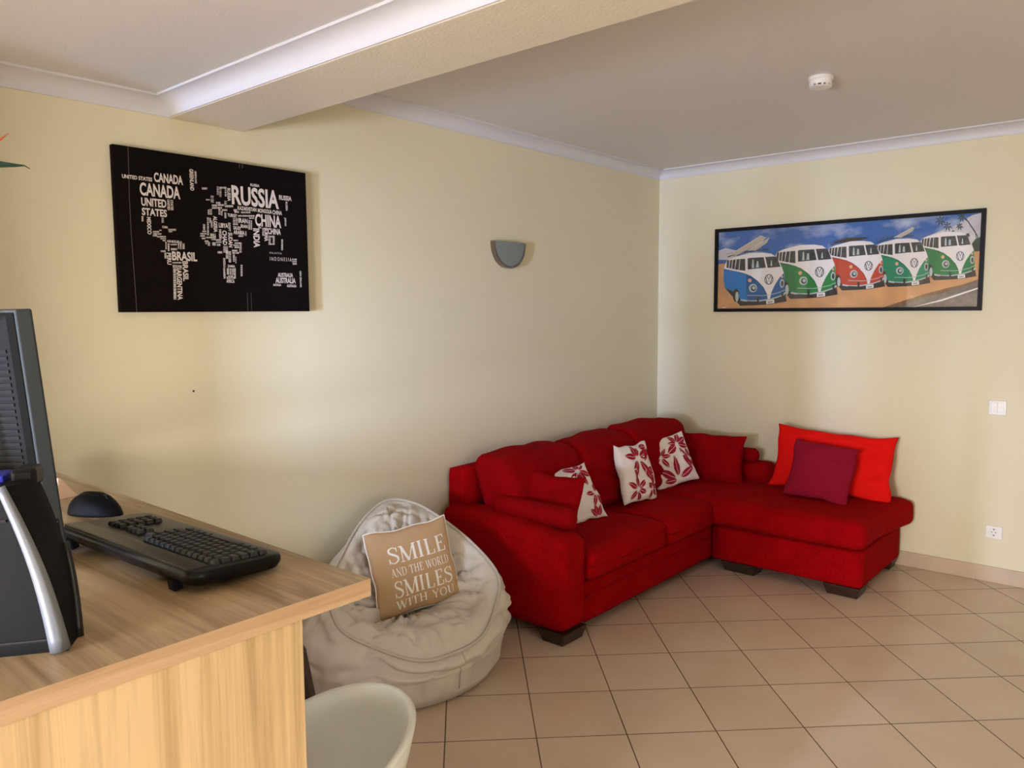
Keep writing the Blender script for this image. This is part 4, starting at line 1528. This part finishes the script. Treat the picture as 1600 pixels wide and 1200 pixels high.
def bus(ex, ey, s, side, front):
    """camper van drawn round its emblem at (ex, ey), in close-up pixels"""
    T = lambda pts: [z3(ex + (x - 627) * s, ey + (yv - 780) * s) for x, yv in pts]
    pol(T([(150, 740), (170, 870), (250, 960), (330, 1055), (480, 1050), (640, 1040), (815, 1010), (800, 930), (500, 900), (250, 840)]), SHD)
    pol(T([(150, 700), (160, 640), (185, 580), (250, 550), (330, 528), (420, 505), (560, 500), (650, 512), (705, 550), (735, 600), (765, 665), (785, 720), (790, 800), (797, 920), (780, 955), (650, 985), (520, 1000), (400, 1002), (335, 985), (255, 905), (165, 865), (150, 770)]), WHT)
    pol(T([(152, 668), (230, 685), (310, 700), (390, 722), (400, 1000), (335, 985), (255, 905), (165, 865), (150, 770)]), side)
    pol(T([(385, 722), (440, 745), (510, 795), (575, 865), (608, 930), (618, 985), (520, 1000), (398, 1002)]), front)
    pol(T([(640, 985), (655, 915), (690, 835), (735, 765), (782, 712), (790, 800), (797, 920), (780, 955)]), front)
    strip(T([(160, 660), (390, 714), (445, 738), (515, 790), (580, 860), (612, 925), (626, 965), (648, 915), (685, 830), (732, 760), (780, 706)]), 3.2 * s, WHT)
    strip(T([(160, 672), (390, 728), (441, 752), (508, 803), (571, 872), (600, 935)]), 1.8 * s, SHD)
    pol(T([(400, 562), (420, 556), (568, 548), (594, 658), (404, 676)]), GLS)
    pol(T([(584, 546), (694, 540), (712, 560), (746, 648), (612, 660)]), GLS)
    for q in ([(185, 582), (208, 576), (204, 662), (180, 656)], [(216, 580), (240, 575), (232, 668), (210, 662)], [(247, 576), (276, 571), (266, 674), (238, 668)], [(286, 570), (374, 564), (378, 690), (270, 676)]):
        pol(T(q), GLS)
    strip(T([(320, 570), (312, 680)]), 3 * s, WHT)
    for x0, y0, x1, y1 in ((445, 575, 470, 660), (490, 590, 520, 655), (640, 580, 660, 640)):
        pol(T([(x0, y1), (x0 + 6, y0), (x1 - 6, y0), (x1, y1)]), CHR)
    pol(T(oval(462, 870, 43, 44)), CHR)
    pol(T(oval(466, 872, 28, 30)), GLS)
    pol(T(oval(470, 868, 17, 17)), CHR)
    pol(T(oval(765, 822, 23, 45)), CHR)
    pol(T(oval(767, 824, 13, 30)), GLS)
    pol(T(oval(428, 790, 19, 20)), AMB)
    pol(T(oval(764, 752, 10, 14)), AMB)
    # round emblem: ring with a V over a W
    pol(T(oval(627, 780, 47, 55, 28)), LOG)
    pol(T(oval(627, 780, 39, 46, 28)), WHT)
    strip(T([(607, 740), (627, 782), (647, 740)]), 5.0 * s, LOG)
    strip(T([(592, 752), (610, 822), (627, 788), (644, 822), (662, 752)]), 5.0 * s, LOG)
    # bumper, rail, plate, wheel
    strip(T([(335, 992), (420, 1006), (530, 1006), (660, 985), (770, 950), (803, 918)]), 9 * s, CHR)
    strip(T([(402, 945), (560, 948), (640, 940), (740, 915), (795, 890)]), 3 * s, CHR)
    strip(T([(400, 1012), (530, 1018), (660, 998), (800, 950)]), 8 * s, SHD)
    strip(T([(517, 960), (517, 1015)]), 12 * s, SHD)
    strip(T([(770, 910), (775, 960)]), 10 * s, SHD)
    pol(T([(602, 1000), (686, 988), (688, 1026), (604, 1038)]), WHT)
    for k in range(4):
        pol(T([(620 + k * 13, 1010 - k * 2), (628 + k * 13, 1009 - k * 2), (628 + k * 13, 1026 - k * 2), (620 + k * 13, 1027 - k * 2)]), LOG)
    pol(T(oval(285, 945, 32, 70)), SHD)
    pol(T(oval(296, 960, 18, 52)), CHR)


def rack(ex, ey, s, boards):
    T = lambda pts: [z3(ex + (x - 627) * s, ey + (yv - 780) * s) for x, yv in pts]
    strip(T([(190, 545), (330, 500), (480, 480), (620, 470)]), 5 * s, SHD)
    strip(T([(180, 520), (330, 470), (600, 460)]), 2 * s, PLM)
    for x in (260, 310, 370, 430, 520):
        strip(T([(x, 540 - (x - 260) * 0.12), (x + 10, 480 - (x - 260) * 0.05)]), 2 * s, PLM)
    for b in boards:
        pol(T(b), BRD)
        strip(T([b[0], b[1]]), 2.0 * s, WHT)


V5 = (2617, 540, 0.91)
V4 = (2140, 610, 0.91)
V3 = (1665, 640, 0.93)
V2 = (1155, 703, 1.02)
V1 = (627, 780, 1.0)
bus(*V5, GRN, GRN)
rack(*V4, [[(390, 490), (600, 372), (625, 378), (600, 420), (470, 490)]])
bus(*V4, TEA, TEA)
rack(*V3, [])
pol([z3(1665 + (x - 627) * .93, 640 + (y_ - 780) * .93) for x, y_ in ((200, 520), (380, 470), (600, 462), (560, 485), (330, 520))], SHD)
bus(*V3, ORG, ORG)
bus(*V2, GRN, GRF)
rack(*V1, [[(190, 535), (540, 322), (590, 345), (540, 400), (300, 520)], [(400, 480), (560, 385), (628, 340), (600, 400), (480, 480)]])
bus(*V1, BLU, BLF)
pol([(110, 558), (130, 557), (130, 561), (110, 562)], WHT)
art.build('print', PM, pf, loc=-pf.location, fix=False)
MB().box((PX0 + FW, -0.0185, PZ0 + FW), (PX1 - FW, -0.0165, PZ1 - FW)).build('glass_pane', M_GLASS, pf, loc=-pf.location)
